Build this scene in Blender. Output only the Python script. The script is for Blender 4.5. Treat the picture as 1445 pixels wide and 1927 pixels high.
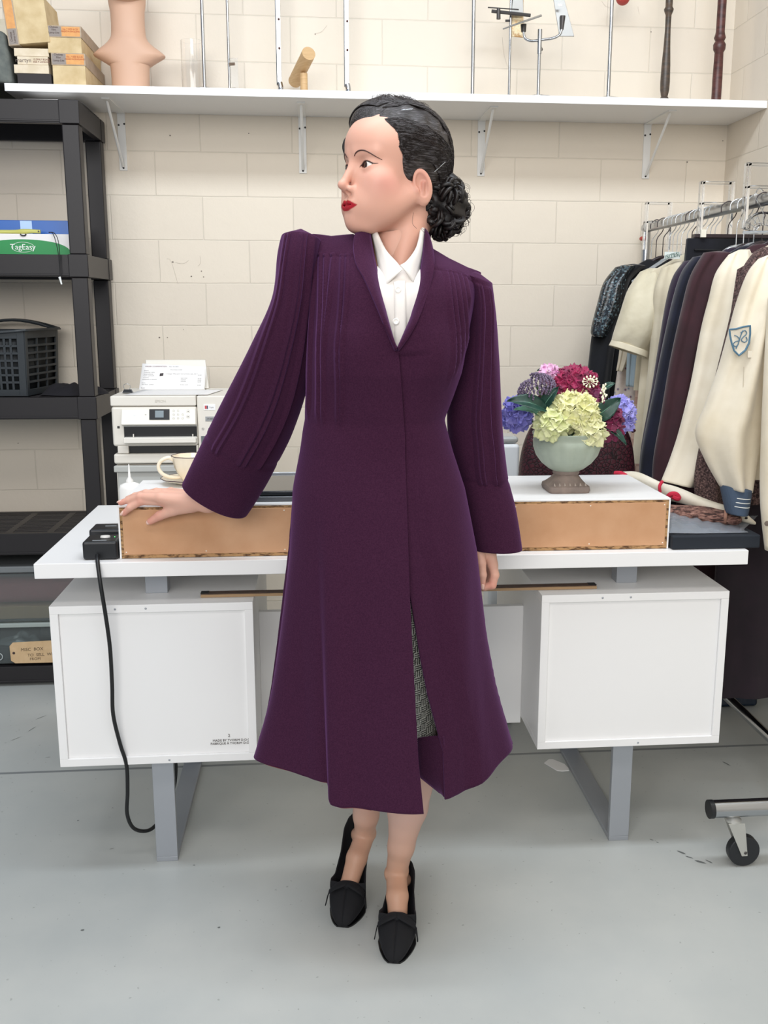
import bpy, bmesh, math, random
import numpy as np
from mathutils import Vector, Matrix
PI = math.pi
random.seed(7)
for o in list(bpy.data.objects): bpy.data.objects.remove(o)
SC = bpy.context.scene
COL = SC.collection

# ------------------------------------------------------------------ camera
CAM_H = 1.28; FPX = 1862.7; PPX = 770.4; PPY = 963.5
def cam_axes(p, y, r):
    cy, sy, cp, sp = math.cos(y), math.sin(y), math.cos(p), math.sin(p)
    f = np.array([sy*cp, cy*cp, -sp]); ri = np.array([cy, -sy, 0.0]); up = np.cross(ri, f)
    return ri*math.cos(r)+up*math.sin(r), -ri*math.sin(r)+up*math.cos(r), f
CR, CU, CF = cam_axes(.20427, .09201, .00365)
cam_d = bpy.data.cameras.new('camera'); cam = bpy.data.objects.new('camera', cam_d); COL.objects.link(cam)
cam_d.sensor_fit = 'AUTO'; cam_d.sensor_width = 36; cam_d.lens = FPX/1927*36
cam_d.shift_x = (722.5-PPX)/1927; cam_d.clip_start = .05
cam.matrix_world = Matrix(((CR[0], CU[0], -CF[0], 0), (CR[1], CU[1], -CF[1], 0), (CR[2], CU[2], -CF[2], CAM_H), (0, 0, 0, 1)))
SC.camera = cam
def at(x, y, X=None, Y=None, Z=None):
    """world point where the line of sight through a place in the photo meets a real plane"""
    d = CR*(x-PPX)/FPX - CU*(y-PPY)/FPX + CF
    t = Y/d[1] if Y is not None else ((Z-CAM_H)/d[2] if Z is not None else X/d[0])
    return np.array([0, 0, CAM_H]) + d*t

# ------------------------------------------------------------------ light
SC.view_settings.view_transform = 'Standard'; SC.view_settings.look = 'None'
SC.view_settings.gamma = 1.0; SC.view_settings.exposure = 0.0
w = bpy.data.worlds.new('world'); SC.world = w; w.use_nodes = True
bg = w.node_tree.nodes['Background']; bg.inputs[0].default_value = (.80, .88, 1, 1); bg.inputs[1].default_value = .42
def area(name, loc, target, sx, sy, power, color=(1, 1, 1)):
    l = bpy.data.lights.new(name, 'AREA'); l.shape = 'RECTANGLE'; l.size = sx; l.size_y = sy; l.energy = power; l.color = color
    o = bpy.data.objects.new(name, l); COL.objects.link(o); o.location = loc
    o.rotation_euler = (Vector(target)-Vector(loc)).to_track_quat('-Z', 'Y').to_euler()
    return o
area('shopfront_window_light', (-1.0, -2.6, 2.5), (.2, 2.6, 1.1), 3.4, 1.7, 124, (1, .975, .94))
area('ceiling_strip_light', (.25, 1.75, 3.05), (.25, 2.9, .6), 2.6, .35, 44, (.86, .93, 1))
area('rear_ceiling_light', (.2, .2, 3.1), (.3, 2.2, .8), 2.0, .5, 22, (1, .96, .92))

# ------------------------------------------------------------------ materials
def lin(c):
    if isinstance(c, str): c = [int(c[i:i+2], 16)/255 for i in (0, 2, 4)]
    return tuple(v/12.92 if v <= .04045 else ((v+.055)/1.055)**2.4 for v in c[:3]) + (1,)
class M:
    def __init__(s, name, color='808080', rough=.5, metal=0, spec=None, sheen=0, sheen_tint=None, trans=0, alpha=1, ior=None, emit=None, coat=0, sss=0):
        s.m = bpy.data.materials.new(name); s.m.use_nodes = True
        s.t = s.m.node_tree; s.n = s.t.nodes; s.l = s.t.links; s.b = s.n['Principled BSDF']
        i = s.b.inputs; i['Base Color'].default_value = lin(color); i['Roughness'].default_value = rough; i['Metallic'].default_value = metal
        if spec is not None: i['Specular IOR Level'].default_value = spec
        if sheen: i['Sheen Weight'].default_value = sheen; i['Sheen Roughness'].default_value = .45
        if sheen_tint: i['Sheen Tint'].default_value = lin(sheen_tint)
        if trans: i['Transmission Weight'].default_value = trans
        if ior: i['IOR'].default_value = ior
        if alpha < 1: i['Alpha'].default_value = alpha
        if coat: i['Coat Weight'].default_value = coat
        if sss: i['Subsurface Weight'].default_value = sss; i['Subsurface Radius'].default_value = (.012, .005, .003); i['Subsurface Scale'].default_value = 1
        if emit: i['Emission Color'].default_value = lin(emit[0]); i['Emission Strength'].default_value = emit[1]
        s.c = color; s.co = None
    def node(s, t, **k):
        n = s.n.new(t)
        for a, b in k.items():
            if a.startswith('i_'): n.inputs[a[2:].replace('_', ' ')].default_value = b
            else: setattr(n, a, b)
        return n
    def coord(s):
        if not s.co: s.co = s.node('ShaderNodeTexCoord').outputs['Object']
        return s.co
    def noise(s, scale, detail=4, rough=.55, stretch=None):
        n = s.node('ShaderNodeTexNoise', i_Scale=scale, i_Detail=detail, i_Roughness=rough)
        v = s.coord()
        if stretch:
            mp = s.node('ShaderNodeMapping'); mp.inputs['Scale'].default_value = stretch; s.l.new(v, mp.inputs[0]); v = mp.outputs[0]
        s.l.new(v, n.inputs['Vector']); return n.outputs['Fac']
    def ramp(s, fac, stops):
        r = s.node('ShaderNodeValToRGB'); e = r.color_ramp.elements
        while len(e) < len(stops): e.new(.5)
        for k, (p, c) in enumerate(stops): e[k].position = p; e[k].color = lin(c)
        s.l.new(fac, r.inputs[0]); return r.outputs[0]
    def vary(s, c2, scale=6, lo=.35, hi=.65, detail=4, stretch=None):
        s.l.new(s.ramp(s.noise(scale, detail, stretch=stretch), [(lo, s.c), (hi, c2)]), s.b.inputs['Base Color']); return s
    def bump(s, scale=200, strength=.2, dist=.001, detail=3, stretch=None, fac=None):
        b = s.node('ShaderNodeBump', i_Strength=strength, i_Distance=dist)
        s.l.new(fac or s.noise(scale, detail, stretch=stretch), b.inputs['Height'])
        old = s.b.inputs['Normal'].links
        if old: s.l.new(old[0].from_socket, b.inputs['Normal'])
        s.l.new(b.outputs[0], s.b.inputs['Normal']); return s
    def math(s, op, a, b=None, c=None):
        n = s.node('ShaderNodeMath', operation=op)
        for k, v in enumerate((a, b, c)):
            if v is None: continue
            if isinstance(v, (int, float)): n.inputs[k].default_value = v
            else: s.l.new(v, n.inputs[k])
        return n.outputs[0]
    def mix(s, fac, a, b):
        n = s.node('ShaderNodeMix', data_type='RGBA')
        if isinstance(fac, (int, float)): n.inputs[0].default_value = fac
        else: s.l.new(fac, n.inputs[0])
        for k, v in ((6, a), (7, b)):
            if isinstance(v, str): n.inputs[k].default_value = lin(v)
            else: s.l.new(v, n.inputs[k])
        return n.outputs[2]
    def xyz(s):
        n = s.node('ShaderNodeSeparateXYZ'); s.l.new(s.coord(), n.inputs[0]); return n.outputs

# ------------------------------------------------------------------ mesh helpers
ORG = {}
def org(o): return ORG.get(o.name, np.zeros(3)) if o else np.zeros(3)
def props(o, label=None, cat=None, group=None, kind=None):
    if label: o['label'] = label
    if cat: o['category'] = cat
    if group: o['group'] = group
    if kind: o['kind'] = kind
    return o
def thing(name, label, cat, loc=(0, 0, 0), group=None):
    o = bpy.data.objects.new(name, None); COL.objects.link(o); o.location = loc; o.empty_display_size = .05
    ORG[o.name] = np.array(loc, float); return props(o, label, cat, group)
def copy_tree(o, loc, rz=None, label=None, parent=None):
    c = o.copy(); COL.objects.link(c); c.parent = parent
    if parent is None:
        c.location = loc; ORG[c.name] = np.array(loc, float)
        if rz is not None: c.rotation_euler.z = rz
        if label: c['label'] = label
    for ch in list(o.children): copy_tree(ch, None, parent=c)
    return c
class MB:
    def __init__(s): s.v = []; s.f = []
    def add(s, vs, fs):
        k = len(s.v); s.v += [tuple(map(float, v)) for v in vs]; s.f += [tuple(k+i for i in f) for f in fs]; return s
    def box(s, x0, x1, y0, y1, z0, z1):
        return s.add([(x, y, z) for x in (x0, x1) for y in (y0, y1) for z in (z0, z1)],
                     [(0, 1, 3, 2), (4, 6, 7, 5), (0, 4, 5, 1), (2, 3, 7, 6), (0, 2, 6, 4), (1, 5, 7, 3)])
    def hexa(s, p):   # p: bottom 4 (ccw), top 4
        return s.add(p, [(3, 2, 1, 0), (4, 5, 6, 7), (0, 1, 5, 4), (1, 2, 6, 5), (2, 3, 7, 6), (3, 0, 4, 7)])
    def obox(s, c, ax, ay, az, hx, hy, hz):
        c, ax, ay, az = [np.array(q, float) for q in (c, ax, ay, az)]
        return s.hexa([c+i*hx*ax+j*hy*ay-hz*az for i, j in ((-1, -1), (1, -1), (1, 1), (-1, 1))]+[c+i*hx*ax+j*hy*ay+hz*az for i, j in ((-1, -1), (1, -1), (1, 1), (-1, 1))])
    def grid(s, g, cu=False, cv=False, capu=False):
        g = np.array(g, float); nu, nv = g.shape[:2]; k = len(s.v)
        s.v += [tuple(p) for p in g.reshape(-1, 3)]
        for i in range(nu-(0 if cu else 1)):
            for j in range(nv-(0 if cv else 1)):
                i2, j2 = (i+1) % nu, (j+1) % nv
                s.f.append((k+i*nv+j, k+i2*nv+j, k+i2*nv+j2, k+i*nv+j2))
        if capu:
            s.f.append(tuple(k+j for j in range(nv))[::-1]); s.f.append(tuple(k+(nu-1)*nv+j for j in range(nv)))
        return s
    def tube(s, pts, r, n=8, sub=1, close=False, flat=None):
        P = np.array([np.array(p, float) for p in pts])
        rr = np.array(r if hasattr(r, '__len__') else [r]*len(P), float)
        if sub > 1: P, rr = spline(P, sub, close), spline(rr[:, None], sub, close)[:, 0]
        m = len(P); T = np.zeros_like(P)
        for i in range(m):
            a = P[(i-1) % m] if (close or i > 0) else P[i]; b = P[(i+1) % m] if (close or i < m-1) else P[i]
            T[i] = (b-a)/(np.linalg.norm(b-a)+1e-12)
        u = np.cross(T[0], [0, 0, 1.0]);
        if np.linalg.norm(u) < .1: u = np.cross(T[0], [1.0, 0, 0])
        u /= np.linalg.norm(u); g = []
        for i in range(m):
            u = u-T[i]*(u@T[i]); u /= np.linalg.norm(u)+1e-12; v = np.cross(T[i], u)
            fl = 1 if flat is None else flat
            g.append([P[i]+rr[i]*(math.cos(2*PI*k/n)*u+fl*math.sin(2*PI*k/n)*v) for k in range(n)])
        return s.grid(g, cu=close, cv=True, capu=not close)
    def lathe(s, prof, c=(0, 0, 0), n=32, ax=None, sx=1, sy=1):
        c = np.array(c, float)
        g = [[c+np.array([sx*r*math.cos(2*PI*k/n), sy*r*math.sin(2*PI*k/n), z]) for k in range(n)] for r, z in prof]
        if ax is not None:
            R = np.array(Vector((0, 0, 1)).rotation_difference(Vector(ax)).to_matrix()); g = [[c+R@(p-c) for p in row] for row in g]
        return s.grid(g, cv=True, capu=True)
    def prism(s, poly, f0, f1):
        """poly list of 2D; f0,f1 map 2D->3D for the two faces"""
        n = len(poly)
        return s.add([f0(*p) for p in poly]+[f1(*p) for p in poly], [tuple(range(n))[::-1], tuple(range(n, 2*n))]+[(i, (i+1) % n, n+(i+1) % n, n+i) for i in range(n)])
    def ball(s, c, r, n=10, m=6):
        r = r if hasattr(r, '__len__') else (r, r, r)
        return s.grid([[(c[0]+r[0]*math.sin(a)*math.cos(b), c[1]+r[1]*math.sin(a)*math.sin(b), c[2]+r[2]*math.cos(a)) for b in [2*PI*k/n for k in range(n)]] for a in [PI*(.04+.92*i/m) for i in range(m+1)]], cv=True, capu=True)
    def build(s, name, mat, parent=None, bevel=0, smooth=None, sub=0, solid=0, seg=2, base=True):
        me = bpy.data.meshes.new(name); v = np.array(s.v, float)
        if parent is None and base and len(v):
            o0 = np.array([(v[:, 0].min()+v[:, 0].max())/2, (v[:, 1].min()+v[:, 1].max())/2, v[:, 2].min()])
        else: o0 = org(parent)
        me.from_pydata((v-o0).tolist(), [], s.f)
        bm = bmesh.new(); bm.from_mesh(me); bmesh.ops.recalc_face_normals(bm, faces=bm.faces); bm.to_mesh(me); bm.free()
        o = bpy.data.objects.new(name, me); COL.objects.link(o)
        if parent is None: o.location = o0
        else: o.parent = parent
        ORG[o.name] = o0
        me.materials.append(mat.m if isinstance(mat, M) else mat)
        if smooth is None: smooth = 35
        if smooth: me.shade_smooth(); me.set_sharp_from_angle(angle=math.radians(smooth))
        if solid: md = o.modifiers.new('solid', 'SOLIDIFY'); md.thickness = solid; md.offset = 0
        if bevel: md = o.modifiers.new('bevel', 'BEVEL'); md.width = bevel; md.segments = seg; md.limit_method = 'ANGLE'; md.angle_limit = math.radians(40); md.harden_normals = True
        if sub: md = o.modifiers.new('sub', 'SUBSURF'); md.levels = sub; md.render_levels = sub
        return o
def spline(P, sub, close=False):
    P = np.array(P, float); n = len(P); out = []
    idx = (lambda i: P[i % n]) if close else (lambda i: P[min(max(i, 0), n-1)])
    for i in range(n if close else n-1):
        a, b, c, d = idx(i-1), idx(i), idx(i+1), idx(i+2)
        for k in range(sub):
            t = k/sub; out.append(.5*((2*b)+(c-a)*t+(2*a-5*b+4*c-d)*t*t+(3*b-a-3*c+d)*t**3))
    if not close: out.append(P[-1])
    return np.array(out)
def interp(x, tab, k=1):
    return float(np.interp(x, [t[0] for t in tab], [t[k] for t in tab]))
def text(name, body, size, mat, origin, right, up, parent=None, depth=.0004, align='CENTER', shear=0):
    cu = bpy.data.curves.new(name, 'FONT'); cu.body = body; cu.size = size; cu.extrude = depth; cu.align_x = align; cu.align_y = 'CENTER'; cu.shear = shear; cu.resolution_u = 3
    o = bpy.data.objects.new(name, cu); COL.objects.link(o)
    dg = bpy.context.evaluated_depsgraph_get(); me = bpy.data.meshes.new_from_object(o.evaluated_get(dg))
    bpy.data.objects.remove(o)
    r = np.array(right, float); r /= np.linalg.norm(r); u = np.array(up, float); u /= np.linalg.norm(u); n = np.cross(r, u)
    mb = MB(); O = np.array(origin, float)
    mb.add([O+r*v.co.x+u*v.co.y+n*v.co.z for v in me.vertices], [tuple(p.vertices) for p in me.polygons])
    bpy.data.meshes.remove(me)
    return mb.build(name, mat, parent, smooth=0)
# ------------------------------------------------------------------ the room
WY = 3.72; WX = 1.51
m = M('painted_block', 'e2dace', .62)
x, y, z = m.xyz()
def blockmat(m, axis):
    cmb = m.node('ShaderNodeCombineXYZ'); o = m.xyz()
    m.l.new(o[axis], cmb.inputs[0]); m.l.new(o[2], cmb.inputs[1])
    nz = m.node('ShaderNodeTexNoise', i_Scale=9.0, i_Detail=3.0); m.l.new(m.coord(), nz.inputs['Vector'])
    vm = m.node('ShaderNodeVectorMath', operation='MULTIPLY_ADD'); m.l.new(nz.outputs['Color'], vm.inputs[0]); vm.inputs[1].default_value = (.004, .004, 0); m.l.new(cmb.outputs[0], vm.inputs[2])
    mp = m.node('ShaderNodeMapping'); mp.inputs['Location'].default_value = (.56+.3206*4+.1603-.002, -.0115+.15-.0015, 0); m.l.new(vm.outputs[0], mp.inputs[0])
    br = m.node('ShaderNodeTexBrick', offset=.5, offset_frequency=2, squash=1)
    for k, v in (('Scale', 1), ('Mortar Size', .003), ('Mortar Smooth', .9), ('Bias', 0), ('Brick Width', .3206), ('Row Height', .15)): br.inputs[k].default_value = v
    br.inputs['Color1'].default_value = lin('e6dbca'); br.inputs['Color2'].default_value = lin('e1d6c6'); br.inputs['Mortar'].default_value = lin('dad0c0')
    m.l.new(mp.outputs[0], br.inputs['Vector'])
    dirt = m.ramp(m.noise(26, 6, .65), [(.0, 'b9b0a8'), (.30, 'ffffff')])
    mm = m.node('ShaderNodeMix', data_type='RGBA', blend_type='MULTIPLY'); mm.inputs[0].default_value = .5
    m.l.new(br.outputs['Color'], mm.inputs[6]); m.l.new(dirt, mm.inputs[7]); m.l.new(mm.outputs[2], m.b.inputs['Base Color'])
    m.bump(fac=m.math('SUBTRACT', 1, br.outputs['Fac']), strength=.40, dist=.004)
    m.bump(14, .35, .006, 5); m.bump(160, .12, .001, 3)
    return m
blockmat(m, 0)
o = MB().box(-3.2, WX+.2, WY, WY+.15, 0, 3.1).build('wall_back', m, base=False); props(o, kind='structure', label='white painted block wall behind the desk')
m2 = blockmat(M('painted_block_side', 'e2dace', .62), 1)
o = MB().box(WX, WX+.15, .3, WY, 0, 3.1).build('wall_right', m2, base=False); props(o, kind='structure', label='white painted block wall at the right edge')
m = M('painted_concrete', 'a8aba8', .38, spec=.4)
v = m.ramp(m.noise(2.2, 5), [(.35, 'b3b7b5'), (.65, 'c0c2be')])
sp = m.ramp(m.noise(85, 2, .5), [(.26, '6f6f6c'), (.29, 'ffffff')])
mm = m.node('ShaderNodeMix', data_type='RGBA', blend_type='MULTIPLY'); mm.inputs[0].default_value = .35; m.l.new(v, mm.inputs[6]); m.l.new(sp, mm.inputs[7])
# a straight darker line across the slab under the desk
fy = m.xyz()[1]; jd = m.math('ABSOLUTE', m.math('SUBTRACT', fy, 2.652)); jf = m.math('LESS_THAN', jd, .006)
m.l.new(m.mix(m.math('MULTIPLY', jf, .7), mm.outputs[2], '5f6469'), m.b.inputs['Base Color'])
m.bump(60, .10, .001, 4); m.bump(5, .15, .01, 3)
o = MB().box(-3.2, WX+.2, -1.5, WY, -.1, 0).build('floor', m, base=False); props(o, kind='structure', label='grey painted concrete floor')

# floor marks: scuffs and crack
mk = M('scuff', '6a6d6c', .6)
mb = MB()
def mark(px, py, L, wd, ang):
    p = at(px, py, Z=.0006); d = np.array([math.cos(ang), math.sin(ang), 0]); n = np.array([-d[1], d[0], 0]); k = 6
    q = [p+d*L*math.cos(2*PI*i/k)+n*wd*math.sin(2*PI*i/k)*random.uniform(.6, 1.2) for i in range(k)]
    mb.add([q_+np.array([0, 0, 0]) for q_ in q], [tuple(range(k))])
for a in [(1282, 1604, .012, .004, 2.3), (1297, 1613, .010, .003, 2.4), (1318, 1622, .014, .004, 2.5), (1334, 1621, .010, .002, 2.2), (1367, 1437, .016, .003, 2.0), (1226, 1580, .006, .002, 2.4), (1237, 1585, .004, .002, 2.2), (155, 1750, .004, .003, 0), (412, 1745, .003, .003, 1), (210, 1597, .006, .001, .5), (147, 1544, .003, .002, .5), (365, 1628, .003, .002, 0), (77, 1350, .02, .0012, .9), (90, 1425, .008, .001, .2), (30, 1390, .02, .0012, .9), (60, 1372, .02, .0012, 1.2)]: mark(*a)
o = mb.build('floor_scuffs', mk, smooth=0); props(o, 'small dark scuffs and scratches on the grey concrete floor', 'scuff marks', kind='stuff')

# nail holes, chips and pencil scratches in the wall paint
hm_ = M('wall_hole', '7b726a', .8); mb = MB()
for px, py, r0 in ((320, 255, .004), (468, 251, .003), (325, 493, .0045), (360, 520, .004), (379, 510, .003), (383, 521, .003), (300, 635, .0045), (315, 635, .003), (345, 620, .002), (1293, 305, .004), (1225, 60, .003), (593, 64, .003), (35, 1275, .003), (34, 834, .003), (1360, 265, .003)):
    p = at(px, py, Y=WY-.0016); mb.ball(p, (r0*.7, .0006, r0*.55), 8, 4)
o = mb.build('wall_holes', hm_); props(o, 'small nail holes and chips in the white painted wall', 'nail holes', kind='stuff')
mb = MB()
for pts in ([(314, 487), (322, 492), (335, 535)], [(330, 494), (345, 496), (355, 490)], [(945, 70), (948, 100), (955, 125), (962, 133)], [(594, 63), (605, 60), (615, 48)], [(1132, 2), (1140, 12), (1152, 15)], [(1200, 12), (1203, 27)], [(376, 481), (377, 495), (372, 501)]):
    mb.tube([at(x_q, y_q, Y=WY-.0012) for x_q, y_q in pts], .00028, 5, sub=3)
o = mb.build('wall_scratches', M('scratch_grey', 'b0a69c', .8)); props(o, 'thin grey scratches and pencil marks on the white wall', 'scratches', kind='stuff')
# ------------------------------------------------------------------ desk
white = M('white_laminate', 'ecebea', .42, spec=.35).bump(90, .03, .0005)
steel = M('silver_paint_steel', 'a3a7ad', .42, metal=.35)
desk = thing('desk', 'long white writing desk on silver sled legs behind the woman', 'desk', (.18, 2.4, 0))
MB().box(-.605, .962, 2.09, 2.725, .712, .745).build('desktop', white, desk, bevel=.0015)
def cabinet(x0, x1, y0, y1, z0, z1):
    t = .018
    mb = MB()
    mb.box(x0, x1, y0, y1, z1-t, z1).box(x0, x1, y0, y1, z0, z0+t)
    mb.box(x0, x0+t, y0, y1, z0+t, z1-t).box(x1-t, x1, y0, y1, z0+t, z1-t)
    mb.box(x0+t, x1-t, y0+.006, y0+.014, z0+t, z1-t)
    o = mb.build('cabinet', white, desk, bevel=.0008); o['label'] = 'white pedestal cabinet with a recessed back panel'
    for px, zz in ((.32, z1-.009), (.47, z1-.009), (.55, z0+.008)): MB().ball((x0+(x1-x0)*px, y0-.0005, zz), (.0025, .001, .0025), 8, 4).build('screw', steel, o)
    return o
cl = cabinet(-.585, -.15, 2.108, 2.66, .272, .645)
cabinet(.495, .932, 2.108, 2.66, .272, .645)
MB().box(-.15, .495, 2.30, 2.318, .255, .562).build('modesty_panel', white, desk, bevel=.001)
dark_ink = M('printed_ink', '55504c', .6)
text('printed_text', 'MADE BY TVORIM D.O.O.\nFABRIQUE À TVORIM D.O.O.', .0075, dark_ink, (-.206, 2.1135, .316), (1, 0, 0), (0, 0, 1), cl)
text('printed_number', '2', .010, dark_ink, (-.212, 2.1135, .331), (1, 0, 0), (0, 0, 1), cl)
for xc in (-.37, .717):
    h = .0245
    MB().box(xc-h, xc+h, 2.158, 2.173, .012, .272).build('leg', steel, desk, bevel=.001)
    MB().box(xc-h, xc+h, 2.158, 2.66, 0, .012).build('floor_bar', steel, desk, bevel=.001)
    MB().box(xc-h, xc+h, 2.645, 2.66, .012, .272).build('leg', steel, desk, bevel=.001)
    MB().box(xc-h, xc+h, 2.195, 2.235, .645, .712).build('riser_post', steel, desk, bevel=.001)
    MB().box(xc-h, xc+h, 2.55, 2.59, .645, .712).build('riser_post', steel, desk, bevel=.001)
# wooden lath lying across the pedestal tops
lath = M('dark_oiled_wood', '5d4536', .55).vary('3c2c23', 30, stretch=(1, 8, 8))
o = MB().box(-.267, .632, 2.150, 2.172, .6455, .654).build('wooden_stick', lath, bevel=.001)
props(o, 'thin brown wooden lath lying across both pedestal tops under the desktop', 'stick')
MB().box(-.267, .632, 2.1485, 2.1500, .6458, .652).build('pale_edge', M('pale_wood', 'a98a66', .6), o)
MB().box(-.2675, -.25, 2.1500, 2.1722, .6541, .6545).build('end_tip', M('black_tip', '1c1a1a', .5), o)
MB().box(.615, .6325, 2.1500, 2.1722, .6541, .6545).build('end_tip', M('black_tip', '1c1a1a', .5), o)

# ------------------------------------------------------------------ white riser with hardboard back
mdf = M('hardboard', 'cc9f7a', .75).vary('bd8d66', 9, .3, .7, 6); mdf.bump(300, .12, .0005)
chip = M('chipboard_edge', 'b08a5e', .85).vary('5a3e26', 160, .45, .6, 5, stretch=(.35, .35, 1)); chip.bump(200, .6, .002)
riser = thing('desk_riser', 'long low white riser with bare brown hardboard back standing on the desktop', 'riser', (.18, 2.28, .7455))
B0, B1, BY0, BY1, BZ0, BZ1 = -.431, .785, 2.12, 2.44, .7455, .862
MB().box(B0, B1, BY0, BY1, BZ1-.004, BZ1).build('top_panel', white, riser, bevel=.0008)
for xa, xb in ((B0, B0+.0035), (B1-.0035, B1)): MB().box(xa, xb, BY0, BY1, BZ0, BZ1-.004).build('side_panel', white, riser)
mb = MB().box(B0+.0036, B1-.0036, BY0+.0005, BY1-.002, BZ1-.0095, BZ1-.0041).box(B0+.0036, B1-.0036, BY0+.0005, BY1-.002, BZ0+.0005, BZ0+.008)
mb.box(B0+.0036, B0+.009, BY0+.0005, BY1-.002, BZ0+.0082, BZ1-.0097).box(B1-.009, B1-.0036, BY0+.0005, BY1-.002, BZ0+.0082, BZ1-.0097)
mb.build('chipboard_edge', chip, riser)
MB().box(B0+.0092, B1-.0092, BY0-.001, BY0+.004, BZ0+.0082, BZ1-.0097).build('back_panel', mdf, riser, bevel=.0006)
pinm = M('pale_pin', 'e8dccb', .4)
for k in range(8):
    xx = B0+.014+k*(B1-B0-.028)/7
    for zz in (BZ0+.014, BZ1-.015): MB().ball((xx, BY0-.001, zz), (.0016, .0008, .0016), 8, 4).build('panel_pin', pinm, riser)

# ------------------------------------------------------------------ power adapters and cable
blk = M('black_plastic', '17181b', .38).bump(400, .05, .0003)
grey = M('grey_print', '9aa0a4', .5)
def adapter(x0, x1, y0, y1, z0, z1, label):
    t = thing('power_adapter', label, 'power adapter', ((x0+x1)/2, (y0+y1)/2, z0), 'black power adapters at the desk corner')
    MB().box(x0, x1, y0, y1, z0, z1).build('casing', blk, t, bevel=.006, seg=3)
    return t
a = adapter(-.508, -.434, 2.112, 2.185, .7456, .786, 'black power adapter with a white rocker switch at the desk corner, cable hanging from it')
MB().lathe([(.0005, 0), (.011, .0005), (.010, .004), (.0005, .005)], (-.466, 2.150, .7863), 16, sy=.7).build('switch', M('ivory_switch', 'e9e6e0', .35), a, smooth=60)
MB().box(-.488, -.458, 2.1215, 2.1245, .786, .7866).build('print_label', grey, a)
MB().box(-.448, -.4465, 2.155, 2.1565, .786, .7866).build('indicator_light', M('green_led', '5dff7a', .3, emit=('5dff7a', 2)), a)
b = adapter(-.520, -.434, 2.232, 2.300, .7456, .786, 'plain black power adapter block directly behind the switched one on the desk')
MB().box(-.490, -.465, 2.266, 2.270, .786, .7866).build('print_label', grey, b)
MB().box(-.463, -.446, 2.2310, 2.2320, .748, .766).build('socket', M('dark_socket', '06070a', .3), b)
c_ = MB().box(-.50, -.434, 2.345, 2.39, .7456, .758).build('black_case', blk, bevel=.003)
props(c_, 'small flat black case on the desk behind the two adapters', 'case')
pts = [at(183, 1045, Y=2.106), at(184, 1062, Y=2.085), at(190, 1105, Y=2.072), at(199, 1160, Y=2.078), at(207, 1220, Y=2.085), at(211, 1290, Y=2.088), at(213, 1345, Y=2.09), at(226, 1400, Y=2.10), at(238, 1440, Y=2.11), at(240, 1490, Y=2.12), at(239, 1530, Y=2.13), at(250, 1557, Y=2.14), at(272, 1564, Y=2.155), at(292, 1554, Y=2.19), at(315, 1520, Y=2.24), at(328, 1480, Y=2.26), at(331, 1440, Y=2.25), at(326, 1425, Y=2.25)]
o = MB().tube(pts, .0043, 10, sub=6).build('power_cable', M('black_cable', '0f1012', .45)); props(o, 'thick black power cable hanging in a loop down in front of the left pedestal', 'cable')

# black tray / closed laptop on the riser, mostly behind the woman
t = thing('laptop', 'flat closed black and silver laptop on the riser behind the woman\'s arm', 'laptop', (-.02, 2.28, .8622))
MB().box(-.235, .10, 2.14, 2.37, .8622, .874).build('base', M('laptop_grey', '5e6064', .35, metal=.6), t, bevel=.003)
MB().box(-.235, .10, 2.145, 2.365, .8745, .885).build('lid', M('laptop_black', '10131b', .12), t, bevel=.003)
MB().box(-.235, .10, 2.37, 2.376, .8745, .889).build('hinge_strip', M('silver_strip', 'cfd4da', .3, metal=.5), t, bevel=.001)

# teacup on a saucer
cream = M('cream_glaze', 'f1e4cc', .2, spec=.5, coat=.3)
rim = M('dark_rim_glaze', '35202c', .25)
cx, cy, cz = -.318, 2.385, .8622
def scal(prof, c, n, amp, lobes=8):
    g = []
    for r, z in prof: g.append([(c[0]+r*(1+amp*abs(math.cos(lobes*PI*k/n))-amp)*math.cos(2*PI*k/n), c[1]+r*(1+amp*abs(math.cos(lobes*PI*k/n))-amp)*math.sin(2*PI*k/n), c[2]+z) for k in range(n)])
    return g
s_ = MB().grid(scal([(.001, .002), (.03, .0005), (.034, .004), (.056, .009), (.066, .0135), (.0655, .0150), (.055, .0105), (.03, .0055), (.001, .0045)], (cx+.005, cy, cz), 64, .03), cv=True).build('saucer', cream, smooth=60)
props(s_, 'cream scalloped saucer with a dark rim line on the white riser', 'saucer')
MB().tube([(cx+.005+.0658*(1-.03+.03*abs(math.cos(8*PI*k/64)))*math.cos(2*PI*k/64), cy+.0658*(1-.03+.03*abs(math.cos(8*PI*k/64)))*math.sin(2*PI*k/64), cz+.0146) for k in range(64)], .0011, 6, close=True).build('rim_line', rim, s_)
t = thing('teacup', 'cream scalloped teacup with a dark rim line, partly behind the purple cuff', 'cup', (cx, cy, cz+.006))
cc = (cx+.012, cy, cz+.006)
MB().grid(scal([(.001, .001), (.022, 0), (.024, .006), (.032, .018), (.040, .034), (.0435, .050), (.046, .062), (.0445, .062), (.042, .050), (.038, .034), (.030, .019), (.018, .010), (.001, .009)], cc, 64, .04), cv=True).build('cup', cream, t, smooth=60)
MB().tube([(cc[0]+.0455*(1-.04+.04*abs(math.cos(8*PI*k/64)))*math.cos(2*PI*k/64), cc[1]+.0455*(1-.04+.04*abs(math.cos(8*PI*k/64)))*math.sin(2*PI*k/64), cc[2]+.0622) for k in range(64)], .0010, 6, close=True).build('rim_line', rim, t)
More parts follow.
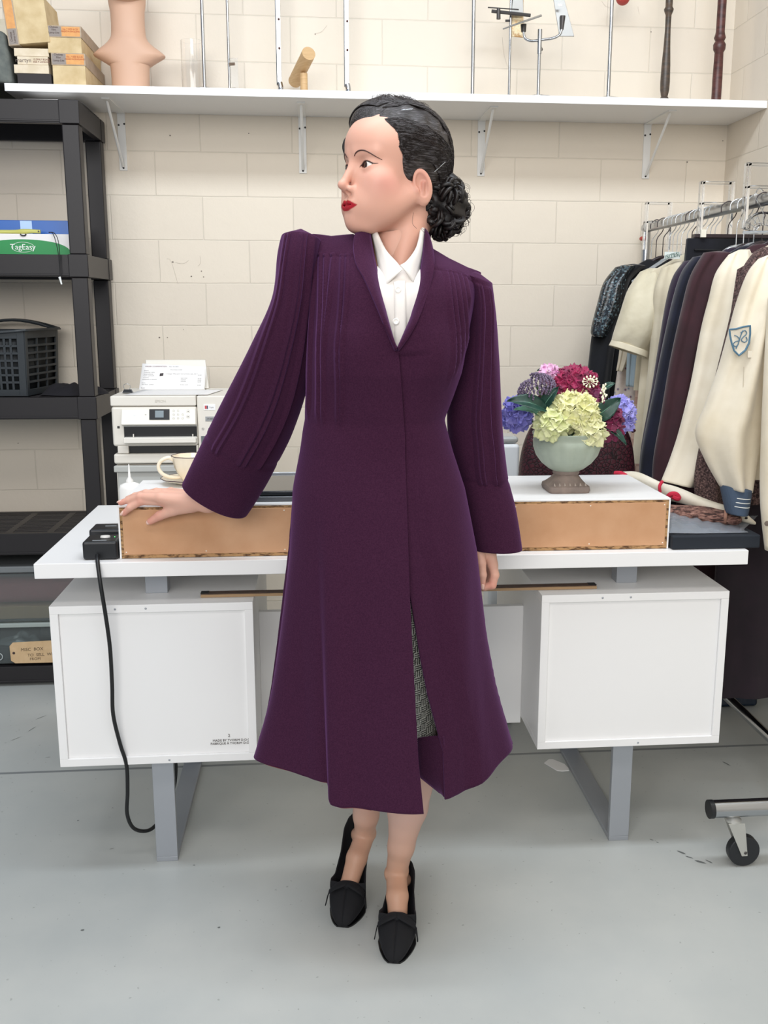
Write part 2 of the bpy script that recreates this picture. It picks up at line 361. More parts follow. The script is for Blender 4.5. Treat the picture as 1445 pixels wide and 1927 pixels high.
MB().tube([(cc[0]-.038, cy-.004, cc[2]+.050), (cc[0]-.052, cy-.006, cc[2]+.058), (cc[0]-.070, cy-.008, cc[2]+.050), (cc[0]-.076, cy-.008, cc[2]+.034), (cc[0]-.066, cy-.007, cc[2]+.018), (cc[0]-.046, cy-.005, cc[2]+.010), (cc[0]-.026, cy-.002, cc[2]+.010)], [.0045, .0050, .0048, .0046, .0046, .0046, .0045], 10, sub=5).build('handle', cream, t, smooth=60)
# glue bottle beside the riser
t = thing('glue_bottle', 'squat white squeeze bottle with a pointed nozzle beside the riser', 'bottle', (-.455, 2.33, .7456))
wp = M('white_soft_plastic', 'eeebe6', .4)
bx, by = at(246, 925, Y=2.42)[0], 2.42
MB().lathe([(.001, 0), (.030, 0), (.032, .004), (.032, .094), (.028, .104), (.012, .110), (.001, .111)], (bx-.005, by+.03, .7456), 28, sx=.9, sy=.6).build('bottle_body', wp, t, smooth=50)
MB().lathe([(.009, 0), (.009, .006), (.0035, .014), (.0012, .045), (.0005, .046)], (bx-.007, by+.03, .7456+.109), 16).build('nozzle', wp, t)
# ------------------------------------------------------------------ implicit surface sculpting
f4 = np.float32
def smin(a, b, k):
    h = np.clip(.5+.5*(b-a)/k, 0, 1); return b+(a-b)*h-k*h*(1-h)
def smax(a, b, k): return -smin(-a, -b, k)
def ell(P, c, r):
    q = [(P[i]-c[i])/r[i] for i in range(3)]; k0 = np.sqrt(q[0]**2+q[1]**2+q[2]**2)+1e-6
    k1 = np.sqrt((q[0]/r[0])**2+(q[1]/r[1])**2+(q[2]/r[2])**2)+1e-6
    return k0*(k0-1)/k1
def cone(P, a, b, ra, rb):
    a = np.array(a, float); b = np.array(b, float); d = b-a; L = d@d+1e-12
    w_ = [P[i]-a[i] for i in range(3)]; t = np.clip((w_[0]*d[0]+w_[1]*d[1]+w_[2]*d[2])/L, 0, 1)
    return np.sqrt((w_[0]-t*d[0])**2+(w_[1]-t*d[1])**2+(w_[2]-t*d[2])**2)-(ra+(rb-ra)*t)
def chain(P, pts, rs, k=.003, d=None):
    for i in range(len(pts)-1):
        e = cone(P, pts[i], pts[i+1], rs[i], rs[i+1]); d = e if d is None else smin(d, e, k)
    return d
def surfnet(f, lo, hi, h):
    ax = [np.arange(lo[i], hi[i]+h, h, dtype=f4) for i in range(3)]
    P = np.meshgrid(*ax, indexing='ij'); F = f(P).astype(f4); S = F < 0; del P
    sh = np.array(F.shape)-1; acc = np.zeros((sh[0]*sh[1]*sh[2], 3), f4); cnt = np.zeros(sh[0]*sh[1]*sh[2], f4); Q = []
    for a in range(3):
        s0 = [slice(None)]*3; s1 = [slice(None)]*3; s0[a] = slice(0, -1); s1[a] = slice(1, None)
        cr = S[tuple(s0)] != S[tuple(s1)]; e = np.argwhere(cr)
        f0 = F[tuple(s0)][cr]; f1 = F[tuple(s1)][cr]; t = f0/(f0-f1); pos = e.astype(f4); pos[:, a] += t
        b, c = (a+1) % 3, (a+2) % 3; ok = (e[:, b] > 0) & (e[:, c] > 0) & (e[:, b] < sh[b]) & (e[:, c] < sh[c]); e = e[ok]; pos = pos[ok]; fl = f0[ok] < 0; ids = []
        for ob, oc in ((0, 0), (-1, 0), (-1, -1), (0, -1)):
            q = e.copy(); q[:, b] += ob; q[:, c] += oc; i = (q[:, 0]*sh[1]+q[:, 1])*sh[2]+q[:, 2]; ids.append(i)
            for k in range(3): acc[:, k] += np.bincount(i, pos[:, k], len(cnt)).astype(f4)
            cnt += np.bincount(i, minlength=len(cnt)).astype(f4)
        q = np.stack(ids, 1); q[~fl] = q[~fl][:, ::-1]; Q.append(q)
    used = np.nonzero(cnt)[0]; mp = -np.ones(len(cnt), np.int64); mp[used] = np.arange(len(used))
    V = acc[used]/cnt[used][:, None]*h+np.array(lo, f4); return V, mp[np.concatenate(Q)]
def mesh_np(name, V, Fc, mat, parent, col=None, smooth=True, mods=0):
    me = bpy.data.meshes.new(name); V = np.array(V, float)-org(parent)
    me.from_pydata(V.tolist(), [], Fc.tolist() if hasattr(Fc, 'tolist') else Fc)
    if col is not None:
        a = me.color_attributes.new('tone', 'FLOAT_COLOR', 'POINT'); c = np.ones((len(V), 4), f4); c[:, :3] = col; a.data.foreach_set('color', c.ravel())
    o = bpy.data.objects.new(name, me); COL.objects.link(o); o.parent = parent; ORG[o.name] = org(parent)
    me.materials.append(mat.m); me.shade_smooth(); return o

# ------------------------------------------------------------------ the woman
HO = np.array([.1415, 1.895, 1.527])     # between the eyes, over the ear axis
HA = math.radians(61); HP = math.radians(1.5)
Fw = np.array([-math.sin(HA), -math.cos(HA), 0]); Lf = np.array([math.cos(HA), -math.sin(HA), 0]); Uz = np.array([0, 0, 1.])
Fd = Fw*math.cos(HP)+Uz*math.sin(HP); Ud = Uz*math.cos(HP)-Fw*math.sin(HP)
HM = np.stack([Fd, Lf, Ud])                                       # rows: local axes in the world
def h2w(V): return np.array(V, float)@HM+HO
def w2h(p): return HM@(np.array(p, float)-HO)
EY = (.0655, .0310, -.0045); ER = .0128
NB = w2h((.150, 1.905, 1.33)); NT = w2h((.178, 1.915, 1.47))
def head_sdf(P):
    x, y0, z = P; y = np.abs(y0); A = (x, y, z)
    d = ell(A, (-.014, 0, .032), (.094, .0755, .079))
    d = smin(d, ell(A, (.036, 0, .036), (.050, .058, .045)), .03)       # forehead
    d = smin(d, ell(A, (.040, 0, -.030), (.045, .050, .055)), .03)      # mid face
    d = smin(d, ell(A, (.033, .0, -.070), (.051, .046, .042)), .03)     # lower face
    d = smin(d, cone(A, (-.004, .052, -.052), (.062, .014, -.101), .018, .015), .032)  # jaw
    d = smin(d, ell(A, (.0790, 0, -.100), (.015, .017, .0160)), .018)     # chin
    d = smin(d, ell(A, (.050, .043, -.028), (.025, .019, .019)), .022)  # cheekbone
    d = smin(d, ell(A, (.045, .034, -.056), (.031, .021, .028)), .03)
    d = smin(d, ell(A, (.0745, .012, -.072), (.0165, .024, .022)), .018)  # muzzle
    d = smin(d, cone(A, (.076, .010, .017), (.062, .043, .017), .010, .008), .012)  # brow ridge
    d = smax(d, -ell(A, (.092, .030, -.003), (.018, .0155, .0105)), .014)   # socket
    d = smin(d, cone(A, (.0775, 0, .010), (.1025, 0, -.035), .0066, .0074), .010)    # nose bridge
    d = smin(d, ell(A, (.1060, 0, -.0385), (.0078, .0078, .0070)), .007)
    d = smin(d, ell(A, (.0925, .0104, -.0448), (.0085, .0050, .0054)), .008)      # wing
    d = smin(d, cone(A, (.101, 0, -.045), (.088, 0, -.055), .0035, .0045), .006)
    d = smax(d, -ell(A, (.0965, .0060, -.0515), (.0060, .0030, .0035)), .003)     # nostril
    lid = ell(A, EY, (.0148, .0152, .0148)); d = smin(d, lid, .007)
    up = chain(A, [(.0935, .0, -.0680), (.0935, .006, -.0662), (.0885, .017, -.0692), (.0820, .0255, -.0725)], [.0038, .0042, .0036, .0024], .004)
    lo_ = chain(A, [(.0920, .0, -.0765), (.0905, .010, -.0762), (.0820, .0245, -.0733)], [.0050, .0046, .0024], .004)
    d = smin(d, up, .007); d = smin(d, lo_, .007)
    d = smax(d, -chain(A, [(.0985, 0, -.0720), (.0940, .012, -.0718), (.0855, .0255, -.0728)], [.0012, .0012, .0010], .002), .003)
    d = smax(d, -cone(A, (.1030, 0, -.054), (.1015, 0, -.062), .0025, .003), .004)      # philtrum
    # eyelid opening
    yy = (y-EY[1]); zz = z-EY[2]-.10*yy
    hgt = np.where(zz > 0, .0066, .0048)*np.clip(1-(yy/.0148)**2, -1, 1)
    op = smax(np.abs(zz)-hgt, .0150-(x-EY[0]+.010), .002); op = np.maximum(op, ell(A, EY, (.018, .017, .013)))
    d = smax(d, -op, .0015)
    # ear
    c, s = math.cos(.36), math.sin(.36); xe = (x+.017); ze = (z+.034); xr = xe*c-ze*s; zr = xe*s+ze*c
    yo = y-.0735+.30*xr
    B = (xr, yo, zr); e = ell(B, (0, 0, 0), (.0165, .0055, .0295)); e = smin(e, ell(B, (.004, -.003, -.024), (.0095, .0055, .0115)), .006)
    e = smax(e, -ell(B, (.0030, .0064, .002), (.0112, .0092, .0225)), .0016); e = smin(e, cone(B, (-.002, .000, .004), (.004, .000, -.014), .0030, .0032), .004)
    e = smin(e, ell(B, (.0125, .0005, -.006), (.0035, .004, .006)), .003)
    d = smin(d, e, .006)
    q = (x, y0, z)
    n = cone(q, NT, NB, .0470, .0500); n = smin(n, cone(q, w2h((.188, 1.885, 1.46)), w2h((.150, 1.855, 1.345)), .010, .008), .028)
    d = smin(d, n, .022)
    return d
V, Fc = surfnet(head_sdf, (-.125, -.10, -.205), (.125, .105, .13), .00145)
hx, hy, hz = V[:, 0], V[:, 1], V[:, 2]; ay = np.abs(hy)
base = np.array(lin('dba792')[:3]); col = np.tile(base, (len(V), 1))
def blend(col, c, wgt): c = np.array(lin(c)[:3]); wgt = np.clip(wgt, 0, 1)[:, None]; return col*(1-wgt)+c*wgt
g = lambda c, r: np.exp(-(((hx-c[0])/r[0])**2+((ay-c[1])/r[1])**2+((hz-c[2])/r[2])**2))
col = blend(col, 'd98f86', .50*g((.050, .055, -.036), (.030, .03, .022)))
col = blend(col, 'cf8f80', .35*g((.104, 0, -.042), (.012, .014, .010)))
col = blend(col, 'cf8577', .45*g((-.010, .080, -.020), (.02, .012, .03)))
col = blend(col, 'a9685a', .65*g((-.013, .079, -.036), (.010, .006, .014)))
col = blend(col, 'b98a78', .50*g((.078, .031, .008), (.012, .018, .007)))  # eye socket shade tinted into the skin above the eyes
A_ = (hx, ay, hz)
zu = np.interp(ay, [0, .0045, .012, .021, .0275], [-.0648, -.0630, -.0652, -.0692, -.0722]); zl = np.interp(ay, [0, .008, .016, .023, .0275], [-.0823, -.0815, -.0788, -.0755, -.0730])
col = blend(col, 'a81324', np.minimum(np.minimum((zu-hz)/.0012+.5, (hz-zl)/.0012+.5), (hx-.066)/.002)*(ay < .0278))
col = blend(col, '4a2a26', np.where((np.abs(ay-EY[1]) < .0155), (.0018-np.abs(hz-EY[2]-.10*(ay-EY[1])-.0066*np.clip(1-((ay-EY[1])/.0148)**2, 0, 1)))/.0012, 0)*(hx > .070))
parts = [(h2w(V), Fc, col)]
skin_l = np.array(lin('dba792')[:3])

# hands -------------------------------------------------------------
def hand_mesh(f, lo, hi, h, tipcol):
    V, Fc = surfnet(f, lo, hi, h); c = np.tile(np.array(lin('dfae9a')[:3]), (len(V), 1))
    for p, r in tipcol:
        wgt = np.exp(-((V-np.array(p))**2).sum(1)/r**2)[:, None]*.6; c = c*(1-wgt)+np.array(lin('d98878')[:3])*wgt
    return V, Fc, c
HW = at(392, 944, Y=2.075); H0 = at(470, 900, Y=2.045)
fin = [  # index, middle, ring, little: knuckle, middle joint, end joint, tip
 [at(307, 943, Y=2.092), at(266, 943, Y=2.098), at(245, 955, Y=2.104), at(233, 966, Y=2.1105)],
 [at(303, 936, Z=.886), at(264, 934, Z=.886), at(243, 941, Z=.876), at(227, 946, Z=.8695)],
 [at(311, 930, Z=.884), at(274, 928, Z=.885), at(254, 933, Z=.877), at(240, 938, Z=.8690)],
 [at(322, 926, Z=.880), at(294, 924, Z=.881), at(278, 927, Z=.875), at(266, 931, Z=.8685)]]
fr = [[.0100, .0084, .0073, .0060], [.0100, .0084, .0073, .0058], [.0094, .0078, .0068, .0056], [.0086, .0068, .0060, .0050]]
th = [at(358, 952, Y=2.080), at(326, 960, Y=2.090), at(301, 970, Y=2.098), at(283, 981, Y=2.105)]
def handA(P):
    d = cone(P, H0, HW, .024, .0205)
    for k in range(4):
        d = smin(d, cone(P, HW+np.array([0, .006*(k-1.5), 0]), fin[k][0], .0165, .0105), .014)
    d = smin(d, chain(P, th, [.0150, .0118, .0098, .0072], .004), .012)
    for k in range(4): d = smin(d, chain(P, fin[k], fr[k], .003), .0045)
    for k in range(2): d = smin(d, ell(P, (fin[k][0]*.96+fin[k][1]*.04+np.array([0, 0, .0035])), (.008, .0055, .0055)), .006)
    return d
parts.append(hand_mesh(handA, (-.46, 2.02, .80), (-.12, 2.26, .955), .0014, [(fin[0][3], .018), (fin[1][3], .018), (fin[0][1], .012), (th[3], .018), (th[2], .012), (fin[0][0], .012)]))
Yb = 1.945
HW2 = at(913, 1020, Y=Yb)
def fb(k): # curled finger, stepping away behind the index finger
    dy = .0165*k; dx = -3*k
    return [at(927+dx, 1062+k, Y=Yb-.012+dy), at(931+dx, 1082, Y=Yb-.012+dy), at(926+dx, 1101-k, Y=Yb-.012+dy), at(911+dx, 1105-2*k, Y=Yb-.010+dy), at(903+dx, 1098-2*k, Y=Yb-.008+dy)]
thb = [at(903, 1036, Y=Yb-.018), at(906, 1060, Y=Yb-.026), at(908, 1082, Y=Yb-.028), at(907.5, 1102, Y=Yb-.027)]
def handB(P):
    d = cone(P, at(915, 990, Y=Yb), HW2, .022, .0195)
    for k in range(4): d = smin(d, cone(P, HW2+np.array([0, .008*(k-1.5), 0]), fb(k)[0], .016, .0105), .012)
    for k in range(4): d = smin(d, chain(P, fb(k), [.0098, .0090, .0085, .0072, .0060], .003), .004)
    d = smin(d, chain(P, thb, [.0125, .0090, .0080, .0058], .004), .004)
    return d
parts.append(hand_mesh(handB, (.255, 1.885, .71), (.375, 2.06, .86), .0013, [(fb(0)[2], .016), (thb[3], .012)]))

# legs and feet ------------------------------------------------------
T1 = np.array([.133, 1.742, 0]); K1 = np.array([.168, 1.935, .050])     # shoe toe point, heel seat (image right foot)
T2 = np.array([.034, 1.868, 0]); K2 = np.array([.074, 2.040, .102])
def leg_sdf(an, knee, hip, T, K, calf):
    ball = T*.60+K*.40+np.array([0, 0, .013])
    def f(P):
        mid = an*.52+knee*.48+np.array([0, .012, 0])
        d = chain(P, [an, an*.80+knee*.20, mid, knee, hip], [.0225, .0265, calf, .050, .075], .012)
        inst = (an+ball)/2+np.array([0, -.004, .006])
        d = smin(d, chain(P, [an+np.array([0, 0, -.006]), inst, ball, T*.82+K*.18+np.array([0, 0, .012])], [.0218, .0225, .0190, .010], .006), .006)
        d = smin(d, cone(P, K+np.array([0, -.012, .020]), an+np.array([0, .008, .0]), .016, .010), .009)
        for sx, dz in ((-1, -.006), (1, .0)): d = smin(d, ell(P, an+np.array([sx*.0195, .002, dz]), (.0050, .009, .009)), .010)
        return d
    return f
an1 = at(746, 1640, Y=1.905); an2 = at(686, 1568, Y=2.015)
L1 = leg_sdf(an1, at(792, 1390, Y=1.85), at(790, 1150, Y=1.90), T1, K1, .041)
L2 = leg_sdf(an2, at(700, 1390, Y=1.93), at(690, 1150, Y=1.90), T2, K2, .036)
for L, a, hi in ((L1, an1, .44), (L2, an2, .44)):
    V, Fc = surfnet(L, (a[0]-.12, a[1]-.20, -.005), (a[0]+.15, a[1]+.10, hi), .0024)
    st = np.array(lin('c79a80')[:3]); c = np.tile(st, (len(V), 1)); c = blend(c, 'c9a496', np.clip((V[:, 2]-.10)/.15, 0, 1)); parts.append((V, Fc, c))
# torso and arms under the clothes
def trunk(P):
    S1 = np.array([.02, 1.90, 1.335]); S2 = np.array([.275, 1.90, 1.285])
    d = ell(P, (.135, 1.895, 1.22), (.118, .075, .14)); d = smin(d, ell(P, (.115, 1.89, 1.05), (.090, .070, .10)), .06)
    d = smin(d, ell(P, (.115, 1.90, .88), (.125, .095, .13)), .06)
    d = smin(d, cone(P, S1, S2, .034, .034), .03); d = smin(d, cone(P, (.150, 1.905, 1.33), (.15, 1.905, 1.40), .05, .048), .02)
    e1 = np.array([-.09, 1.97, 1.11]); e2 = np.array([.300, 1.945, 1.07])
    d = smin(d, chain(P, [S1, e1, H0], [.034, .033, .025], .02), .03); d = smin(d, chain(P, [S2, e2, at(915, 990, Y=Yb)], [.034, .033, .024], .02), .03)
    for s in (.06, .17): d = smin(d, cone(P, (s, 1.90, .88), (s+.0, 1.88, .46), .075, .050), .04)
    return d
V, Fc = surfnet(trunk, (-.26, 1.75, .42), (.42, 2.12, 1.42), .0065); parts.append((V, Fc, np.tile(skin_l, (len(V), 1))))
Vs, Fs, Cs, k = [], [], [], 0
for V, Fc, c in parts: Vs.append(V); Fs.append(Fc+k); Cs.append(c); k += len(V)
skin = M('skin', 'dba792', .48, spec=.4, sss=.12)
at_ = skin.node('ShaderNodeVertexColor', layer_name='tone'); skin.l.new(at_.outputs[0], skin.b.inputs['Base Color']); skin.bump(900, .05, .0004)
woman = mesh_np('person', np.concatenate(Vs), np.concatenate(Fs), skin, None, np.concatenate(Cs))
props(woman, 'woman in a long plum wool coat one hand on the riser', 'person')
# eyes
white_e = M('eye_white', 'e9e2dc', .15); iris_m = M('iris_brown', '35211a', .1)
for s in (-1, 1):
    c = np.array([EY[0], s*EY[1], EY[2]]); gz = np.array([1, -.02, .03]); gz /= np.linalg.norm(gz)
    u = np.cross(gz, [0, 0, 1]); u /= np.linalg.norm(u); v = np.cross(u, gz)
    def ringpts(a0, a1, n, bulge=0): return [[h2w(c+(ER+bulge)*(math.cos(a)*gz+math.sin(a)*(math.cos(b)*u+math.sin(b)*v))) for b in [2*PI*k/24 for k in range(24)]] for a in np.linspace(a0, a1, n)]
    e = MB().grid(ringpts(.02, 3.1, 24), cv=True, capu=True).build('eye', white_e, woman, smooth=80)
    MB().grid(ringpts(.02, .46, 6, .0003), cv=True, capu=True).build('iris', iris_m, e, smooth=80)
browm = M('brow_hair', '4a3029', .7)
liner = M('black_liner', '1d1210', .5)
from mathutils.bvhtree import BVHTree
bv = BVHTree.FromPolygons([tuple(p) for p in parts[0][0]], [tuple(q) for q in parts[0][1]])
def on_face(y, z, off):   # project a (y,z) spot of the face plane onto the skin
    o = h2w(np.array([.16, y, z])); hit = bv.ray_cast(Vector(o), Vector(-Fd))
    return np.array(hit[0])+Fd*off if hit[0] is not None else o
for s in (-1, 1):
    bp = spline(np.array([(.0125, .0115), (.0175, .0165), (.025, .0195), (.034, .0190), (.042, .0150), (.049, .0095), (.0545, .0035)]), 5)
    pts = [on_face(s*y, z, .0004) for y, z in bp]
    MB().tube(pts, list(np.interp(np.linspace(0, 1, len(pts)), [0, .2, .5, .8, 1], [.0008, .0013, .0012, .0009, .0005])), 6).build('eyebrow', browm, woman)
    pts = [on_face(s*(EY[1]+yy), EY[2]+.0002+.0064*max(0, 1-(yy/.0148)**2)+.10*yy, .0004) for yy in (-.0135, -.010, -.004, .002, .008, .0125, .0165, .0205)]
    MB().tube(pts, [.0004, .0007, .0010, .0011, .0011, .0010, .0008, .0003], 6, sub=4).build('eyelash', liner, woman)
# fingernails
nail = M('natural_nail', 'edc4b4', .22, coat=.4)
def nailp(tip, prev, up, r=.0052):
    d = tip-prev; d /= np.linalg.norm(d); up = np.array(up, float); up -= d*(up@d); up /= np.linalg.norm(up); s_ = np.cross(d, up)
    g = []
    for i in range(7):
        u_ = -1+2*i/6
        g.append([tip+d*(r*1.25*v_+.001)+s_*(r*.85*u_*(1-.25*max(0, v_)**2))+up*(.0062-.0022*u_*u_-.0012*max(0, v_)) for v_ in np.linspace(-1, 1, 7)])
    MB().grid(g).build('fingernail', nail, woman, smooth=80, solid=.0005)
nailp(fin[0][3], fin[0][2], (0, -.6, .7), .0048); nailp(fin[1][3], fin[1][2], (0, -.3, 1), .0046); nailp(th[3], th[2], (.05, -1, .35), .0062); nailp(thb[3], thb[2], (0, -1, 0), .0048)

# ------------------------------------------------------------------ coat
wool = M('plum_wool', '3f1f35', .92, spec=.10, sheen=.40, sheen_tint='9a68a8').vary('35182d', 420, .35, .65, 3)
wool.bump(700, .30, .0008, 2); wool.bump(60, .10, .001, 3)
wool_top = wool
CY = 1.885; Z1 = 1.235
ROWS = [(.355, -.139, .383, .205, .185), (.41, -.131, .373, .195, .18), (.52, -.110, .349, .178, .165), (.634, -.092, .329, .162, .15), (.744, -.075, .314, .148, .135), (.814, -.064, .305, .140, .128), (.936, -.050, .279, .122, .118), (1.008, -.035, .255, .108, .102), (1.07, -.022, .240, .103, .093), (1.115, -.022, .254, .112, .095), (1.16, -.021, .268, .124, .097), (1.235, -.018, .281, .126, .100)]
def row(z):
    c = [interp(z, ROWS, k) for k in (1, 2, 3, 4)]; return c
ZTOP = [(-.06, 1.420), (-.046, 1.419), (.0, 1.410), (.03, 1.406), (.073, 1.410), (.12, 1.42), (.18, 1.40), (.215, 1.385), (.245, 1.368), (.28, 1.352), (.308, 1.343), (.33, 1.335)]
def edge_tab(px, Y): 
    r = sorted([(lambda p: (p[2], p[0]))(at(x, y, Y=Yy)) for x, y, Yy in [(a[0], a[1], Y) for a in px]]); return r
EA = edge_tab([(780, 1535), (770, 1400), (761, 1105), (757, 820), (750, 720), (745, 655), (724, 600), (702, 545), (684, 490), (676, 440), (676, 400)], 1.765)
EB = edge_tab([(834, 1510), (833, 1405), (817, 1350), (801, 1300), (785, 1230), (764, 1108), (738, 1030), (722, 900), (718, 720), (728, 675), (750, 645), (776, 595), (797, 545), (811, 495), (812, 440), (812, 400)], 1.765)
def lines(px, Y): return [sorted([(at(x, y, Y=Y)[2], at(x, y, Y=Y)[0]) for x, y in L]) for L in px]
PL = lines([[(597, 478), (590, 600), (583, 790)], [(608, 478), (606, 600), (601, 795)], [(618, 480), (615, 600), (610, 797)], [(632, 480), (620, 590), (612, 700)], [(648, 482), (642, 640), (637, 802)], [(658, 482), (650, 640), (643, 802)],
            [(842, 512), (849, 620), (843, 720)], [(851, 512), (859, 620), (856, 700)], [(861, 514), (870, 610), (869, 680)], [(871, 517), (879, 600), (880, 660)], [(881, 520), (887, 580)]], 1.79)
def pleat(x, z):
    d = 0
    for L in PL:
        z0, z1 = L[0][0], L[-1][0]
        if z < z0-.01 or z > z1+.004: continue
        u = x-interp(z, L); fade = min(1, max(0, (z-z0+.01)/.03))
        if -.0085 < u < .0024: d = max(d, (.0066*((u+.0085)/.0085)**1.3 if u < 0 else .0066*(1-u/.0024))*fade)
    return d
YOKE_L = [at(x, y, Y=1.80)[[0, 2]] for x, y in ((580, 474), (620, 481), (672, 482))]; YOKE_R = [at(x, y, Y=1.80)[[0, 2]] for x, y in ((820, 508), (842, 511), (870, 515), (895, 528))]
def yoke(x, z):
    if x < .09: zz = float(np.interp(x, [p[0] for p in YOKE_L], [p[1] for p in YOKE_L]))
    elif x > .2: zz = float(np.interp(x, [p[0] for p in YOKE_R], [p[1] for p in YOKE_R]))
    else: return 0
    return .0022*min(1, max(0, (z-zz)/.005))-.0010*math.exp(-((z-zz+.001)/.0025)**2)
NU, NV = 430, 290
VV = list(np.linspace(0, 1, 190))+list(np.linspace(1, 2, 101)[1:])
def coat_shell(off=0, u0=0, u1=1, vv=VV, nu=NU, folds=True, zdrop=0):
    g = []
    for v in vv:
        rowp = []
        s = max(0, v-1); zc = .355+(Z1-.355)*min(v, 1)+s*(1.39-Z1)
        xl, xr, rf, rb = row(min(zc, Z1))
        cx, rx = (xl+xr)/2, (xr-xl)/2
        tl, tr = -.004, .306; cx_ = cx+(((tl+tr)/2)-cx)*s; rx_ = rx+((tr-tl)/2-rx)*s
        a = interp(zc, EA); b = interp(zc, EB)
        tA = math.asin(max(-.98, min(.98, (a-cx_)/rx_))); tB = math.asin(max(-.98, min(.98, (b-cx_)/rx_)))
        low = max(0, min(1, (.95-zc)/.6))
        for i in range(nu):
            u = i/(nu-1); u = u-.72*math.sin(2*PI*u)/(2*PI); u = u0+(u1-u0)*u; t = tA+u*(tB-2*PI-tA)
            sn, cs = math.sin(t), math.cos(t); e = .90
            X = cx_+rx_*math.copysign(abs(sn)**e, sn); r = rf if cs > 0 else rb
            shp = (1-s**4)+.08*s
            Yy = CY-r*math.copysign(abs(cs)**e, cs)*shp+(.02*s)
            Z = zc if s == 0 else Z1+(interp(X, ZTOP)-Z1)*s
            d = -off
            if folds:
                # hem flutes hanging from the waist; they deepen downwards
                d += low**1.1*(.006*math.sin(5*t+1.1)+.006*math.sin(9*t+.4)+.007*math.exp(-((X-.030)/.016)**2)+.006*math.exp(-((X-.250)/.02)**2))
                if cs > -.1:
                    q = min(1, max(0, (.012-X)/.022)); q = q*q*(3-2*q); d -= low**1.2*.034*q*min(1, max(0, (X+.150)/.10))
                    q = min(1, max(0, (X-.270)/.035)); q = q*q*(3-2*q); d -= low**1.2*.008*q*min(1, max(0, (.40-X)/.07))
                    if u > .7: d -= low*.022*max(0, cs)**.5
                if cs > 0: d += pleat(X, Z)+yoke(X, Z)
                # bust and waist shaping
                if cs > 0: d += .010*math.exp(-((X-.060)/.045)**2-((Z-1.205)/.05)**2)+.012*math.exp(-((X-.215)/.04)**2-((Z-1.195)/.05)**2)
                d += .0022*math.sin(34*X+26*Z)*math.exp(-((Z-1.06)/.05)**2)
            if u > .93 and zc < 1.20: d -= .007*min(1, (u-.93)/.03)         # the under panel lies behind the over panel
            Z2 = Z-zdrop
            if low > 0: Z2 += low**5*(.005*math.sin(5*t+1.1)+(.022 if X < .12 else .038)*(1-max(0, cs)**2)+.030*min(1, max(0, (.012-X)/.022))*max(0, cs)**.5+(.020*min(1, max(0, (.18-X)/.17)) if u < .5 else 0))
            rowp.append((X+d*sn, Yy-d*cs, Z2))
        g.append(rowp)
    return g
coat = MB().grid(coat_shell()).build('coat', wool, woman, smooth=80, solid=.0042)
coat['label'] = 'long plum wool coat with tucked front panels'
def coatY(x, z):
    xl, xr, rf, rb = row(min(z, Z1)); s = max(0, (z-Z1)/(1.39-Z1)); q = min(.98, abs((x-(xl+xr)/2)/((xr-xl)/2)))
    return CY-rf*(1-q**2)**.45*(1-min(1, s)**4+.08*min(1, s))+.02*s
lining = M('brick_red_lining', '7c2427', .45, sheen=.2)
o = MB().grid(coat_shell(off=.010, u0=.05, u1=.93, vv=list(np.linspace(0, .9, 40)), nu=150, zdrop=.007)).build('lining', lining, coat, smooth=80, solid=.001)
o['label'] = 'brick red lining showing at the hem'
# turned-back facing beside the front slit
g = []
for k in range(16):
    t = k/15; y = 1385+(1500-1385)*t; xr_ = 835+1*t; xl_ = 786+3*t+max(0, t-.7)/.3*38
    pr = at(xr_, y, Y=1.738); pl = at(xl_, y-8+12*(1-t), Y=1.775); g.append([pr+(pl-pr)*q+np.array([0, .004*math.sin(PI*q), 0]) for q in np.linspace(0, 1, 6)])
MB().grid(g).build('facing', wool, coat, smooth=80, solid=.002)
# sleeves
def sleeve(pairs, tucks, seam_i, cuff_dz):
    L = np.array([at(a[0], a[1], Y=a[4]) for a in pairs]); R = np.array([at(a[2], a[3], Y=a[4]) for a in pairs]); D = np.array([[a[5]] for a in pairs])
    sub = 16; L, R, D = spline(L, sub), spline(R, sub), spline(D, sub)[:, 0]; n = len(L); N = 210; g = []
    seam = seam_i*sub
    for i in range(n):
        mid = (L[i]+R[i])/2; h = (R[i]-L[i])/2; j0, j1 = max(0, i-1), min(n-1, i+1)
        axd = (L[j1]+R[j1]-L[j0]-R[j0]); axd /= np.linalg.norm(axd); hl = np.linalg.norm(h); hn = h/hl
        dv = np.cross(axd, hn); dv /= np.linalg.norm(dv)
        if dv[1] > 0: dv = -dv
        r = []
        for k in range(N):
            ph = 2*PI*k/N; ph -= .55*math.sin(ph); sn, cs = math.sin(ph), math.cos(ph); d = 0
            if cs > -.1 and 4 < i < seam+1:
                for f_ in tucks:
                    u = (sn-f_)*hl
                    if -.0080 < u < .0020: d = max(d, (.0056*((u+.0080)/.0080)**1.3 if u < 0 else .0056*(1-u/.0020)))
            if abs(i-seam) <= 1: d -= .0012
            d += .0020*math.sin(3*ph+i*.09)*min(1, i/20)+.003*math.sin(2*ph+1+i*.05)*(i/n)
            r.append(mid+h*sn*(1+d/hl)+dv*cs*(D[i]+d))
        g.append(r)
    mb = MB(); c0 = np.mean(g[0], 0)
    cap = [[c0+(p-c0)*q+np.array([0, 0, 1])*cuff_dz*(1-q) for p in g[0]] for q in (.05, .35, .6, .8, .93)]
    mb.grid(cap+g, cv=True)
    return mb.build('sleeve', wool, coat, smooth=80, solid=.0035)
